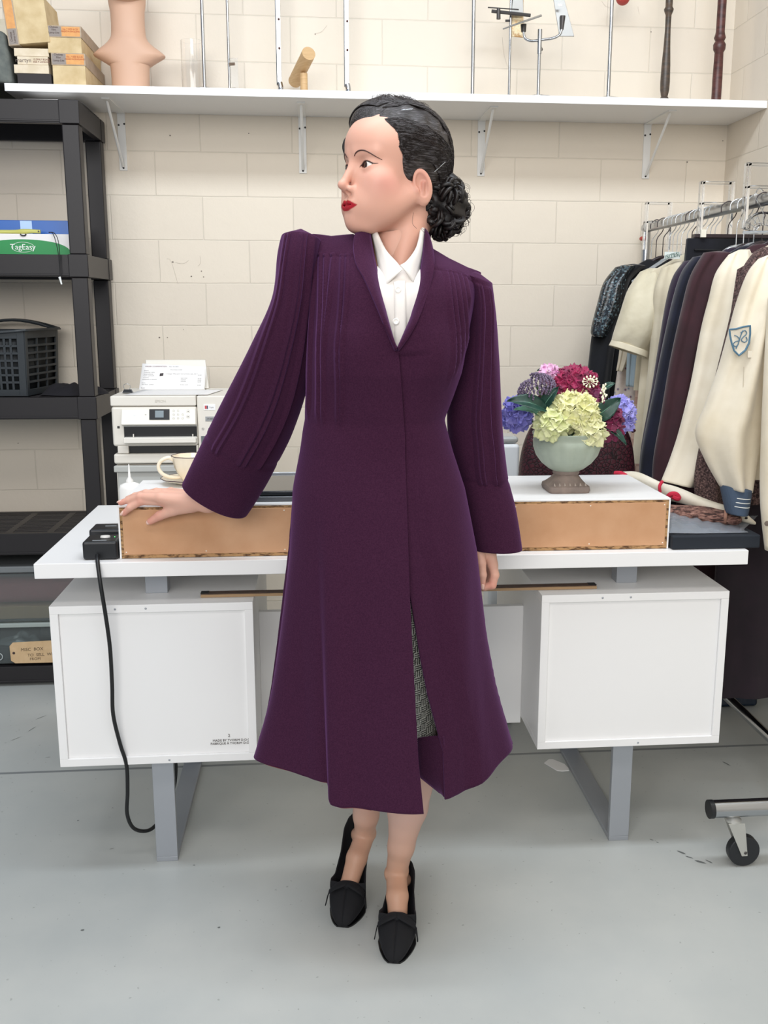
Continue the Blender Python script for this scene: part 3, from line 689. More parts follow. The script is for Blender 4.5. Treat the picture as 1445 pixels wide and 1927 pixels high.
sleeve([(531, 446, 602, 455, 1.890, .050), (523, 482, 600, 492, 1.885, .060), (511, 560, 596, 575, 1.890, .062), (478, 640, 589, 662, 1.905, .062), (444, 715, 573, 745, 1.935, .062), (415, 772, 548, 815, 1.965, .060), (388, 820, 520, 868, 1.99, .056), (363, 866, 496, 915, 2.02, .052), (344, 908, 468, 966, 2.045, .046)],
       (-.66, -.52, .10, .24, .62), 6, .014)
sleeve([(868, 512, 924, 533, 1.900, .047), (876, 560, 932, 590, 1.905, .056), (869, 630, 936, 668, 1.915, .060), (858, 700, 939, 740, 1.925, .062), (846, 770, 944, 810, 1.935, .060), (850, 840, 949, 862, 1.94, .056), (857, 897, 953, 904, 1.945, .052), (868, 955, 967, 960, 1.945, .050), (886, 1031, 981, 1031, 1.945, .048)],
       (-.15, .02, .42, .58), 6, .010)
# collar
ci = [at(745, 657, Y=1.752)]+[at(x, y, Y=Y_) for x, y, Y_ in [(734, 620, 1.765), (721, 570, 1.785), (711, 520, 1.81), (701, 470, 1.835), (697, 436, 1.86), (710, 422, 1.915), (750, 425, 1.955), (785, 428, 1.92), (799, 434, 1.865), (796, 480, 1.835), (788, 530, 1.81), (776, 590, 1.78), (762, 625, 1.765), (748, 657, 1.755)]]
co = [at(745, 659, Y=1.748)]+[at(x, y, Y=Y_) for x, y, Y_ in [(727, 618, 1.750), (708, 572, 1.755), (688, 527, 1.770), (670, 490, 1.800), (669, 442, 1.845), (690, 440, 1.955), (750, 445, 1.990), (800, 452, 1.955), (809, 452, 1.875), (816, 497, 1.800), (806, 545, 1.775), (788, 595, 1.758), (770, 630, 1.752), (749, 659, 1.750)]]
ci, co = spline(np.array(ci), 8), spline(np.array(co), 8)
g = []
for a, b in zip(ci, co):
    n = np.array([0, -1, .4]); n = n/np.linalg.norm(n)
    g.append([a+(b-a)*q+n*.006*math.sin(PI*q) for q in np.linspace(0, 1, 8)]+[b+np.array([0, .010, -.002]), b+np.array([0, .018, -.004])])
MB().grid(g).build('collar', wool, coat, smooth=80, solid=.004)

# ------------------------------------------------------------------ blouse
cot = M('white_cotton', 'e6e0d9', .7, sheen=.1).bump(300, .1, .0005)
cot.bump(18, .35, .004, 2, stretch=(3, 1, .6))
g = []
for k in range(30):
    t = k/29; z = 1.39-(1.39-1.20)*t
    xa = interp(z, EA)-.022; xb = interp(z, EB)+.022; r = []
    for i in range(25):
        q = i/24; x = xa+(xb-xa)*q; Yy = max(coatY(x, z)+.008+.010*(1-t), 1.775+.0*t)
        Yy = coatY((xa+xb)/2, z)+.016+.05*abs(q-.5)**2*1.2+ .0012*math.sin(q*34+t*3)*t+max(0, (.12-t))*.30*0
        r.append((x, Yy, z))
    g.append(r)
# neck hole: drop the rows above the open collar
sh = [[np.array(p)+np.array([0, .0, 0]) for p in r] for r in g[6:]]
blouse = MB().grid(sh).build('blouse', cot, woman, smooth=80, solid=.0015); blouse['label'] = 'white cotton shirt with pointed collar under the coat'
def flap(px, name='shirt_collar'):
    P = [at(a, b, Y=Y_) for a, b, Y_ in px]; n = len(P)//2; A = spline(np.array(P[:n]), 5); B = spline(np.array(P[n:][::-1]), 5)
    MB().grid([[a+(b-a)*q+np.array([0, -.004, .001])*math.sin(PI*q) for q in np.linspace(0, 1, 6)] for a, b in zip(A, B)]).build(name, cot, blouse, smooth=80, solid=.0018)
flap([(697, 432, 1.868), (706, 470, 1.845), (713, 505, 1.820), (722, 541, 1.795), (757, 508, 1.793), (748, 495, 1.800), (726, 470, 1.828), (707, 430, 1.862)])
flap([(799, 430, 1.872), (797, 465, 1.85), (791, 500, 1.825), (781, 537, 1.798), (753, 499, 1.795), (766, 490, 1.803), (783, 465, 1.832), (791, 430, 1.868)])
g = [[np.array([x, coatY(.150, z)+.0110+.0006*abs(x-.150)/.01, z]) for x in np.linspace(at(741, 560, Y=1.79)[0], at(762, 560, Y=1.79)[0], 5)] for z in np.linspace(1.325, 1.205, 20)]
MB().grid(g).build('button_band', cot, blouse, smooth=60, solid=.0015)
btn = M('pearl_button', 'f3efe8', .2)
for px, py in ((749, 545), (745, 605)):
    p = at(px, py, Y=coatY(.15, at(px, py, Y=1.79)[2])+.0095)
    MB().lathe([(.0005, 0), (.0055, 0), (.0058, .001), (.0045, .0018), (.0035, .0012), (.0005, .0012)], p, 16, ax=(0, -1, .1)).build('button', btn, blouse, smooth=50)

# ------------------------------------------------------------------ skirt
tw = M('tweed', '6f6f6c', .9)
x_, y_, z_ = tw.xyz()
CELL = .0125
u = tw.math('DIVIDE', x_, CELL); v = tw.math('DIVIDE', z_, CELL)
par = tw.math('MODULO', tw.math('ABSOLUTE', tw.math('ADD', tw.math('FLOOR', u), tw.math('FLOOR', v))), 2)
fu = tw.math('FRACT', tw.math('MULTIPLY', tw.math('FRACT', u), 3)); fv = tw.math('FRACT', tw.math('MULTIPLY', tw.math('FRACT', v), 3))
st = tw.math('ADD', tw.math('MULTIPLY', par, fu), tw.math('MULTIPLY', tw.math('SUBTRACT', 1, par), fv))
stp = tw.math('GREATER_THAN', st, .52)
nn = tw.math('GREATER_THAN', tw.noise(330, 2), .50)
fac = tw.math('ADD', tw.math('MULTIPLY', stp, .72), tw.math('MULTIPLY', nn, .28))
tw.l.new(tw.ramp(fac, [(.15, '2e2e2a'), (.75, 'b9b9b0'), (1, 'd6d6cc')]), tw.b.inputs['Base Color']); tw.bump(500, .5, .001)
g = []
for k in range(40):
    z = .375+k*.02; xl, xr, rf, rb = row(max(z, .5)); cx = .118; rx = .115; rf_ = min(.120, rf-.018); rb_ = .09
    g.append([(cx+rx*math.sin(t), CY-.005-(rf_ if math.cos(t) > 0 else rb_)*math.cos(t), z+(.012*math.sin(t) if k == 0 else 0)) for t in np.linspace(0, 2*PI, 97)[:-1]])
sk = MB().grid(g[:26], cv=True).build('skirt', tw, woman, smooth=80, solid=.002); sk['label'] = 'grey and black tweed skirt showing in the coat slit'

# ------------------------------------------------------------------ shoes
suede = M('black_suede', '07070c', .85, sheen=.10, sheen_tint='50506a')
solem = M('black_sole', '0a0a0c', .4)
def shoe(T, K, wd):
    ax = K-T; Lh = np.linalg.norm(ax[:2]); fw = np.array([ax[0]/Lh, ax[1]/Lh, 0]); sd = np.array([fw[1], -fw[0], 0])
    zs = lambda s: K[2]*max(0, (s-.28)/.72)**1.25
    W = [(-.012, .001), (0, .0125), (.02, .017), (.05, .021), (.10, .0262), (.2, .034), (.32, .0395), (.5, .034), (.7, .028), (.88, .027), (.97, .020), (1.03, .006)]
    H = [(-.012, .002), (0, .012), (.03, .022), (.10, .034), (.25, .054), (.36, .062), (.5, .042), (.7, .046), (.9, .056), (1.03, .058)]
    AN = [(0, 180), (.330, 180), (.336, 104), (.42, 98), (.6, 92), (.8, 96), (1.03, 108)]
    g = []
    for i in range(70):
        s = -.012+1.042*(i/69)**1.2; w = interp(s, W)*wd; h = interp(s, H); A = math.radians(interp(s, AN)); r = []
        for k in range(33):
            t = -A+2*A*k/32; sx = math.sin(t)
            xx = w*math.copysign(min(1, abs(sx)**.75), sx) if abs(t) < PI/2 else w*sx
            zz = zs(s)+.004+h*(.5-.5*math.cos(t)) if A > PI*.9 else zs(s)+.004+(h*(1-math.cos(t))/(1-math.cos(A)))
            c = T+fw*Lh*s+sd*xx; r.append((c[0], c[1], zz))
        g.append(r)
    up = MB().grid(g).build('shoe', suede, woman, smooth=80, solid=.0025); up['label'] = 'black suede pump with a flat bow'
    gs = [[(T+fw*Lh*s+sd*interp(s, W)*wd*q*1.02)*np.array([1, 1, 0])+np.array([0, 0, zs(s)+dz]) for dz in (.0, .0035) for q in ((-1, 1) if dz == 0 else (1, -1))] for s in np.linspace(.0, 1.03, 24)]
    MB().grid(gs, cv=True, capu=True).build('sole', solem, up, smooth=40)
    hc = T+fw*Lh*.93; hz = zs(.93)
    # the heel runs square to the sole, under the seat
    tl = np.array([0, 0, -1.])+fw*(.35 if hz > .07 else .05); tl /= np.linalg.norm(tl); hl = min(.048, hz)
    top = np.array([hc[0], hc[1], hz+.002]); bot = top+tl*hl
    MB().tube([top, top*.6+bot*.4, bot], [.024, .015, .0125], 16).build('heel', solem, up, smooth=60)
    # bow across the vamp
    bz = zs(.33)+interp(.33, H)*.97+.006; bc = T+fw*Lh*.325; bc = np.array([bc[0], bc[1], bz])
    mb = MB()
    for sgn in (-1, 1):
        for (dz, q, dy) in ((.004, 1.0, .006), (-.008, .95, -.010)):
            gg = []
            for i in range(9):
                t = i/8; c = bc+sd*sgn*(-.002+.040*q*t)+np.array([0, 0, dz-.020*t**2.2-.002])-fw*(.004+dy*t); wv = .008+.006*math.sin(PI*t)
                gg.append([c+fw*wv*a+np.array([0, 0, .0045*(1-a*a)]) for a in np.linspace(-1, 1, 7)])
            mb.grid(gg)
        c = bc+sd*sgn*.040-fw*.012+np.array([0, 0, -.022]); mb.grid([[c+sd*sgn*.004*q+np.array([0, 0, -.020*q])-fw*.010*q+fw*a*(.006-.003*q) for a in (-1, 0, 1)] for q in (0, .5, 1)])
    mb.ball(bc-fw*.004+np.array([0, 0, -.001]), (.008, .010, .006), 12, 8)
    MB_ = mb.build('bow', suede, up, smooth=60, solid=.002)
shoe(T1, K1, .98); shoe(T2, K2, .98)
# ------------------------------------------------------------------ hair
hm = M('dark_hair', '1f1714', .38, spec=.5)
vr = hm.node('ShaderNodeVectorRotate', rotation_type='AXIS_ANGLE'); vr.inputs['Axis'].default_value = (0, 0, 1); vr.inputs['Angle'].default_value = -math.atan2(Fw[1], Fw[0])
hm.l.new(hm.coord(), vr.inputs['Vector']); hm.co = vr.outputs[0]; hm.vary('6b6668', 1, .50, .78, 6, stretch=(38, 260, 420)); hm.bump(1, .9, .0016, 5, stretch=(45, 420, 620))  # highlights on the strands are put into the colour as grey streaks
HX = [(-.10, -.05), (-.075, -.046), (-.060, -.040), (-.045, -.026), (-.034, -.014), (-.026, .010), (-.016, .017), (-.004, .021), (.012, .028), (.027, .036), (.042, .045), (.056, .054), (.066, .064), (.076, .082), (.095, .12)]
HXz = np.array([a for a, b in HX]); HXx = np.array([b for a, b in HX])
CEN = np.array([-.017, 0, .032]); RAD = np.array([.1010, .0815, .0865])
def hair_sdf(P):
    x, y, z = P; A = (x, y, z)
    d = ell(A, CEN, RAD)
    d = smin(d, ell(A, (-.045, 0, -.010), (.062, .062, .060)), .03)
    d = smin(d, ell(A, (.018, -.020, .082), (.050, .048, .031)), .03)      # lift of the front wave
    d = d-.0016*np.sin(x*160+z*60+y*40)*np.sin(z*90-y*50+1)
    # side parting on the near side
    hx_ = np.interp(z, HXz, HXx).astype(f4)+.010*np.exp(-((y-.030)/.016)**2)*(z > .05)
    pd = np.sqrt(((y-.036+.10*(x-.03))/.0028)**2+((np.clip(-.035-x, 0, 1))/.01)**2)
    d = d+.0032*np.exp(-pd**2)*(z > .05)
    d = smax(d, (x-hx_)*.75, .010)
    d = smax(d, -z-.075, .01)
    return d
V, Fc = surfnet(hair_sdf, (-.13, -.10, -.09), (.11, .10, .145), .0022)
hair = mesh_np('hair', h2w(V), Fc, hm, woman); hair['label'] = 'dark brown hair parted at the side and gathered in a curled bun'
bvh = BVHTree.FromPolygons([tuple(p) for p in V], [tuple(q) for q in Fc])
def on_hair(p, off):
    c = np.array([-.016, 0, .02]); d = np.array(p)-c; d /= np.linalg.norm(d); hit = bvh.ray_cast(Vector(c+d*.2), Vector(-d))
    return (np.array(hit[0])+d*off) if hit[0] is not None else None
rnd = random.Random(3); mb = MB(); mb2 = MB()
def strand(a, b, c, w_, off, jit, m):
    pts = []
    for k in range(9):
        t = k/8; p = (1-t)**2*np.array(a)+2*t*(1-t)*np.array(b)+t*t*np.array(c); p = p+np.array([rnd.gauss(0, 1) for _ in range(3)])*jit*.3
        q = on_hair(p, off*(.3+1.4*t*(1-t)*2)+jit*rnd.random())
        if q is not None: pts.append(h2w(q))
    if len(pts) > 4: m.tube(pts, [w_*.5]+[w_]*(len(pts)-2)+[w_*.4], 4, sub=2)
for k in range(800):   # near side: swept from the hairline back and down behind the ear
    t = rnd.random(); z0 = .000+.078*t; a = (interp(z0, HX)-.006, .075-.035*t, z0); e = (-.085+rnd.gauss(0, .006), .035+rnd.gauss(0, .012), -.040+.05*t*rnd.random())
    b = (-.035, .095, .030+.050*t); strand(a, b, e, .00055, .0014, .0012, mb)
for k in range(600):   # crown, from the parting over the back
    t = rnd.random(); a = (.055-.09*t, .038, .108); e = (-.105, .045-.075*rnd.random(), .0+rnd.gauss(0, .02)); b = (-.07, .07*rnd.random(), .125); strand(a, b, e, .00055, .0014, .0012, mb)
for k in range(800):   # front wave, from the parting across the forehead to the far side
    t = rnd.random(); a = (.060-.10*t, .033, .108); e = (.030-.11*t, -.075, .03+.02*rnd.random()); b = (.090-.14*t, -.03, .130); strand(a, b, e, .00055, .0016, .0014, mb)
mb.build('combed_strands', hm, hair, smooth=80)
fly = M('fly_away_hair', '3a302c', .35)
for k in range(110):
    t = rnd.random(); a = (.06-.15*t, .03-.02*rnd.random(), .118); e = (.03-.15*t+rnd.gauss(0, .02), -.05+.11*rnd.random(), .12); b = (.05-.14*t, rnd.gauss(0, .03), .14)
    strand(a, b, e, .00022, .004, .004, mb2)
for k in range(22):
    t = rnd.random(); a = (.03, .065, .07-.03*t); e = (-.06, .075, .07-.05*t); b = (-.02, .10, .06-.02*rnd.random()); strand(a, b, e, .0002, .003, .003, mb2)
mb2.build('loose_hairs', fly, hair, smooth=80)
# bun of pinned curls at the nape
hb = M('curl_hair', '1c1413', .42, spec=.45); hb.vary('0e0a0a', 45, .35, .65, 4); hb.bump(420, .35, .0008, 3)
bc = at(838, 386, Y=1.905)
def bun_sdf(P):
    d = ell(P, bc, (.040, .036, .050)); d = smin(d, ell(P, bc+np.array([-.028, .0, -.002]), (.020, .034, .034)), .02)
    d = smin(d, ell(P, bc+np.array([-.008, 0, .036]), (.030, .030, .022)), .015); d = d+.004*np.sin(P[0]*150+P[2]*90)*np.sin(P[2]*130-P[1]*90)
    return d
V, Fc = surfnet(bun_sdf, tuple(bc-.10), tuple(bc+.10), .003)
bun = mesh_np('bun', V, Fc, hb, hair); mbc = MB()
def curl(c, ax, R, L, turns, r, ph):
    ax = np.array(ax, float); ax /= np.linalg.norm(ax); u = np.cross(ax, [0.2, .3, 1]); u /= np.linalg.norm(u); v = np.cross(ax, u); n = int(10*turns)
    for j in range(3):
        pts = [c+ax*L*(i/n-.5)+(u*math.cos(ph+2*PI*turns*i/n+j*.25)+v*math.sin(ph+2*PI*turns*i/n+j*.25))*R*(1-.45*i/n)*(1-.12*j) for i in range(n+1)]
        mbc.tube(pts, [r*(.4+.6*math.sin(PI*min(.98, .06+i/n*.92))**.5) for i in range(n+1)], 6, sub=2, flat=1.5)
for k in range(120):
    th_ = rnd.random()*2*PI; ph_ = math.acos(1-2*rnd.random()); d = np.array([math.sin(ph_)*math.cos(th_), math.sin(ph_)*math.sin(th_), math.cos(ph_)])
    if d[1] > .45: continue
    c = bc+np.array([-.006, -.002, -.002])+d*np.array([.040, .034, .050])
    curl(c, np.cross(d, [rnd.gauss(0, 1) for _ in range(3)]), rnd.uniform(.008, .016), rnd.uniform(.006, .018), rnd.uniform(1.0, 1.8), rnd.uniform(.0024, .0040), rnd.random()*6)
mbc.build('curl', hb, bun, smooth=80)
mbf = MB()
for k in range(46):
    th_ = rnd.uniform(-1.1, 1.3); c = bc+np.array([.042*math.cos(th_), -.006+rnd.gauss(0, .012), .050*math.sin(th_)-.004]); R = rnd.uniform(.006, .012); ph_ = rnd.random()*6
    mbf.tube([c+np.array([math.cos(ph_+a*.6)*R, 0, math.sin(ph_+a*.6)*R])*(1-.05*a) for a in range(8)], .00028, 4, sub=2)
# a few tendrils at the nape and ear, and the pin
for px in ([(778, 400), (776, 420), (784, 430)], [(800, 440), (792, 430), (806, 436)]):
    mbf.tube([at(x, y, Y=1.835) for x, y in px], .0003, 4, sub=4)
mbf.build('loose_curls', fly, bun, smooth=80)
pin = M('silver_pin', 'd5d8dc', .2, metal=1)
MB().tube([h2w(on_hair((-.040, .08, -.010), .003)), h2w(on_hair((-.066, .08, .010), .0035))], .0007, 6).build('hair_pin', pin, hair)
MB().tube([h2w(on_hair((.020, .055, .09), .003)), h2w(on_hair((.0, .060, .095), .0035))], .0006, 6).build('hair_pin', pin, hair)
# small roll beyond the far temple
mbr = MB()
for j, px in enumerate(([(661, 258), (651, 268), (648, 282), (652, 296), (657, 300)], [(662, 262), (654, 274), (652, 286), (656, 296)], [(658, 255), (650, 262), (646, 276), (649, 290), (655, 303)])):
    mbr.tube([at(x, y, Y=1.965) for x, y in px], [.0008, .0022, .0026, .0020, .0006][:len(px)] if len(px) == 5 else [.001, .0026, .0026, .0008], 6, sub=5)
mbr.build('far_side_roll', hb, hair, smooth=80)
# ------------------------------------------------------------------ wall shelf and what stands on it
SZ0, SZ1, SYF = 1.9355, 1.9590, 3.392
shelf = thing('wall_shelf', 'long white board shelf on white brackets across the back wall', 'shelf', (.3, 3.56, SZ0))
xl = at(8, 160, Y=SYF)[0]
MB().box(xl, WX-.001, SYF, WY-.001, SZ0, SZ1).build('board', white, shelf, bevel=.001)
wm = M('white_painted_metal', 'e6e5e2', .4); hole = M('screw_hole', '2a2828', .6)
def bracket(X, d=.26):
    b = MB().box(X-.013, X+.013, WY-.004, WY-.0005, 1.745, SZ0).box(X-.013, X+.013, WY-d, WY-.004, SZ0-.0035, SZ0-.0002)
    g = []
    for k in range(13):
        t = k/12; y = WY-.004-(d-.03)*t; z = 1.755+(SZ0-.006-1.755)*t; g.append([(X+.0045*q, y-.006*(1 if abs(q) < 1 else 0), z-.002*(0 if abs(q) < 1 else 1)) for q in (-1, -.5, .5, 1)])
    b.grid(g); o = b.build('bracket', wm, shelf, bevel=.001, solid=.0012)
    for zz, dx in ((1.895, -.009), (1.899, .010), (1.753, 0)): MB().lathe([(.0005, 0), (.0035, 0), (.0035, .0012), (.0005, .0015)], (X+dx, WY-.004, zz), 10, ax=(0, -1, 0)).build('screw', hole, o)
for X in (-.667, -.042, .598, 1.209): bracket(X)
# boxes -------------------------------------------------------------
card = M('aged_cardboard', 'd8c39a', .8).vary('c5ac80', 25, .35, .7, 5); cardg = M('grey_box_paper', 'b9a792', .8).vary('a69682', 25)
orange = M('orange_label', 'e2a768', .8).vary('d69a62', 60); labg = M('grey_label', '948b85', .8); inkb = M('box_ink', '5b4a44', .8)
def shoebox(x0, x1, y0, y1, z0, z1, lidh, lab, label, mat=card, lidm=cardg, words=('Chelsea\nFilm\nLamp-Lite', 'No. 7 SIZE B.C.D.\nMADE IN ENGLAND')):
    t = thing('storage_box', label, 'box', ((x0+x1)/2, (y0+y1)/2, z0), 'old cardboard boxes on the wall shelf')
    MB().box(x0+.002, x1-.002, y0+.002, y1-.002, z0, z1-.004).build('box_body', mat, t, bevel=.001)
    l = MB().box(x0, x1, y0, y1, z1-lidh, z1).build('lid', lidm, t, bevel=.001)
    if lab:
        w_ = x1-x0; MB().box(x0+w_*.44, x1-.004, y0-.0006, y0, z1-lidh+.003, z1-.003).build('orange_label', orange, l)
        MB().box(x0+.003, x0+w_*.42, y0-.0006, y0, z1-lidh+.003, z1-.003).build('grey_label', labg, l)
        text('label_print', words[0], lidh*.24, inkb, (x0+w_*.22, y0-.001, z1-lidh*.38), (1, 0, 0), (0, 0, 1), l, .0002)
        text('label_print', words[1], lidh*.19, M('red_ink', 'b5563a', .8), (x0+w_*.70, y0-.001, z1-lidh*.40), (1, 0, 0), (0, 0, 1), l, .0002)
    return t
Yb_ = 3.415
X0, X1 = at(98, 140, Y=Yb_)[0], at(162, 140, Y=Yb_)[0]; zm = at(130, 100, Y=Yb_)[2]; zt = at(125, 48, Y=Yb_)[2]
shoebox(X0, X1, Yb_, WY-.01, SZ1+.0002, zm, .036, True, 'aged cardboard box with orange and grey end label, under its twin beside the bust')
shoebox(X0-.010, X1-.008, Yb_+.002, WY-.012, zm+.0005, zt, .034, True, 'aged cardboard box with orange and grey label, upper one of the two beside the bust')
X0, X1 = at(27, 120, Y=Yb_)[0], at(91, 120, Y=Yb_)[0]
ivory = M('ivory_card', 'e4d6bf', .75).vary('d8c8ac', 30); blackc = M('black_card', '2f2a2b', .7)
zz = [SZ1+.0003, at(60, 138, Y=Yb_)[2], at(60, 121, Y=Yb_)[2], at(60, 105, Y=Yb_)[2], at(60, 89, Y=Yb_)[2]]
for k, (m_, lb, a, b) in enumerate(((blackc, 'flat black card box at the bottom of the small stack on the shelf', .006, .006), (ivory, 'plain ivory card box lying on the flat black one', -.003, -.001), (ivory, 'ivory card box with printed red and grey lettering on its end', .008, -.002), (ivory, 'plain ivory card box on top of the small stack', -.001, .001))):
    o = MB().box(X0+a, X1+b, Yb_+.003*k, Yb_+.22, zz[k]+.0003, zz[k+1]-.0008).build('storage_box', m_, bevel=.001); props(o, lb, 'box', 'old cardboard boxes on the wall shelf')
    if k == 2:
        ym = Yb_+.003*k-.0006; xc = (X0+X1)/2; zc = (zz[k]+zz[k+1])/2
        text('printed_name', 'martyn', .017, M('grey_ink', '7d7068', .8), (xc-.025, ym, zc), (1, 0, 0), (0, 0, 1), o, .0002); text('printed_lines', '12 ONLY BOXES\nSIZE 4 LONDON', .007, M('dark_red_ink', '7e4b40', .8), (xc+.030, ym, zc), (1, 0, 0), (0, 0, 1), o, .0002)
# tall box leaning on the stack
t = thing('storage_box', 'tall aged cardboard box standing on end, tilted, on the small stack', 'box', tuple(at(60, 90, Y=3.46)), 'old cardboard boxes on the wall shelf')
c = at(66, 51, Y=3.50); an = math.radians(5.5); ax = np.array([math.cos(an), 0, math.sin(-an)*-1*-1]); ax = np.array([math.cos(an), 0, -math.sin(an)]); az = np.array([math.sin(-an)*-1, 0, math.cos(an)]); ax = np.array([math.cos(an), 0, -math.sin(an)]); az = np.array([-math.sin(an)*1, 0, 0])+np.array([0, 0, math.cos(an)])
az = np.array([-math.sin(an), 0, math.cos(an)]); ax = np.array([math.cos(an), 0, math.sin(an)])*np.array([1, 1, 1]); ay_ = np.array([0, 1, 0])
c[2] = zz[4]+.0775
MB().obox(c+ax*.006, ax, ay_, az, .052, .085, .066).build('box_body', card, t, bevel=.0015)
l = MB().obox(c-ax*.052, ax, ay_, az, .0165, .087, .069).build('lid', cardg, t, bevel=.001)
MB().obox(c-ax*.052-ay_*.0872+az*.022, ax, ay_, az, .013, .0004, .042).build('orange_label', orange, l)
MB().obox(c-ax*.052-ay_*.0872-az*.044, ax, ay_, az, .013, .0004, .022).build('grey_label', labg, l)
text('label_print', 'Chelsea\nLamp-Lite', .009, inkb, c-ax*.052-ay_*.088-az*.044, az, -ax, l, .0002)
# grey felt bag and cream box at the far left
felt = M('grey_felt', '6d716c', .95).vary('5d625f', 40); felt.bump(200, .4, .001)
o = MB().hexa([(-1.09, 3.35, SZ1+.0005), (at(23, 158, Y=3.40)[0], 3.40, SZ1+.0005), (at(23, 158, Y=3.40)[0], 3.69, SZ1+.0005), (-1.09, 3.69, SZ1+.0005), (-1.11, 3.38, 2.16), (at(12, 85, Y=3.43)[0], 3.43, 2.115), (at(12, 85, Y=3.43)[0]-.01, 3.66, 2.115), (-1.11, 3.66, 2.16)]).build('felt_box', felt, bevel=.012, seg=3); props(o, 'grey felt storage bag at the left end of the wall shelf', 'bag')
o = MB().hexa([(-1.02, 3.696, SZ1+.0005), (-.90, 3.696, SZ1+.0005), (-.90, 3.702, SZ1+.0005), (-1.02, 3.702, SZ1+.0005), (-1.07, 3.708, 2.225), (-.97, 3.708, 2.225), (-.97, 3.714, 2.225), (-1.07, 3.714, 2.225)]).build('paper_wrapped_board', M('cream_paper', 'd9cfba', .8).vary('c9bfa9', 12), bevel=.004); props(o, 'cream cardboard sheet leaning behind the grey felt bag', 'cardboard sheet')
# mannequin bust -----------------------------------------------------
flesh = M('mannequin_paint', 'cfa88f', .55).bump(30, .05, .001)
bx_, bz0 = at(243, 150, Y=3.52)[0], SZ1+.0003
P_ = [(at(243, y, Y=3.52)[2], w_) for y, w_ in ((58, 56), (66, 58), (72, 63), (78, 72), (84, 84), (90, 99), (95, 110), (99, 118), (101, 119), (104, 116), (108, 104), (112, 92), (116, 80), (119, 72), (120, 66), (126, 64), (140, 63))]
g = []
sc = 3.62/1862.7/2
prof = [(bz0, 62*sc), (bz0+.02, 62*sc)]+[(z, w_*sc) for z, w_ in P_[::-1] if z > bz0+.02]+[(at(243, 40, Y=3.52)[2], 55*sc), (at(243, 18, Y=3.52)[2], 56*sc), (at(243, 4, Y=3.52)[2], 60*sc), (at(243, -10, Y=3.52)[2], 62*sc)]
for z, w_ in prof: g.append([(bx_+w_*math.copysign(abs(math.cos(t))**.9, math.cos(t))*1.0, 3.55+min(w_, .062)*.85*math.sin(t), z) for t in np.linspace(0, 2*PI, 49)[:-1]])
t = thing('mannequin_bust', 'flesh coloured mannequin neck and shoulders on the wall shelf', 'mannequin', (bx_, 3.55, SZ1))
MB().grid(g, cv=True, capu=True).build('bust', flesh, t, smooth=35)
MB().ball((bx_+.004, 3.515, at(243, 4, Y=3.52)[2]+.055), (.072, .088, .060), 24, 14).build('jaw', flesh, t, smooth=80)
# glass cylinder, stands ----------------------------------------------
glass = M('clear_glass', 'ffffff', .03, trans=1, ior=1.45); chrome = M('chrome', 'b4b7bb', .16, metal=1); acry = M('clear_acrylic', 'f8fbff', .06, trans=1, ior=1.2)
def pos(px, Y=3.55): return at(px, 160, Y=Y)[0]
gx = pos(361, 3.56); r_ = 19*3.6/1862.7
o = MB().lathe([(.001, .004), (r_-.002, .004), (r_-.002, .185), (r_, .185), (r_, 0), (.001, 0)], (gx, 3.60, SZ1+.0004), 40).build('glass_cylinder', glass, smooth=50); props(o, 'clear glass cylinder vase beside the bust on the wall shelf', 'vase')
def stand(px, Y, top, label, br=.055, rod=.0055, base=True, name='display_stand', slant=0):
    x = pos(px, Y); t = thing(name, label, 'display stand', (x, Y, SZ1), 'metal display stands on the wall shelf')
    if base: MB().lathe([(.001, 0), (br, 0), (br, .003), (br*.5, .010), (.010, .015), (.001, .016)], (x, Y, SZ1+.0003), 36).build('base', chrome, t, smooth=50)
    MB().tube([(x, Y, SZ1+.001), (x+slant, Y, top)], rod, 14).build('pole', chrome, t, smooth=60); return t, x
t, x = stand(385, 3.46, 2.45, 'chrome display pole on a round base beside the glass cylinder')
MB().tube([(x, 3.46, 2.258), (x, 3.46, 2.272)], .011, 16).build('collar', M('brown_collar', '6b4a3e', .4), t)
t, x = stand(432, 3.60, 2.45, 'slim chrome rod with a clear acrylic block at its foot', base=False, rod=.0045)
MB().box(x+.004, x+.030, 3.592, 3.606, SZ1+.0003, SZ1+.135).build('acrylic_block', acry, t)
for zc in (.035, .115): MB().tube([(x+.002, 3.59, SZ1+zc), (x+.020, 3.585, SZ1+zc)], .005, 8).build('thumb_screw', M('dull_brass', '8d7a6a', .4, metal=.6), t)
def flatbar(px, label):
    x = pos(px, 3.60); t = thing('display_stand', label, 'display stand', (x, 3.60, SZ1), 'metal display stands on the wall shelf')
    MB().box(x-.0075, x+.0075, 3.595, 3.605, SZ1+.055, 2.50).build('flat_bar', chrome, t, bevel=.001)
    MB().box(x-.0095, x-.0078, 3.594, 3.606, SZ1+.055, 2.50).build('edge_bar', M('dark_edge', '43474c', .35, metal=.7), t)
    MB().tube([(x, 3.60, SZ1+.062), (x+.004, 3.597, SZ1+.045), (x+.001, 3.595, SZ1+.028), (x+.005, 3.597, SZ1+.0)], [.010, .009, .010, .007], 12, sub=4).build('foot_clip', chrome, t, smooth=60)
    for zc in (.17, .26): MB().ball((x+.002, 3.593, SZ1+zc), (.004, .002, .004), 8, 4).build('rivet', M('dark_rivet', '55372f', .5), t)
flatbar(526, 'flat chrome bar stand to the left of the small wooden T-stand')
flatbar(653, 'flat chrome bar stand to the right of the small wooden T-stand')
wood = M('beech', 'd0ae80', .55).vary('c39f70', 30, stretch=(1, 1, 8))
x = pos(573, 3.56); t = thing('wooden_display_stand', 'small beech stand with a slanted cylindrical top bar', 'display stand', (x, 3.56, SZ1))
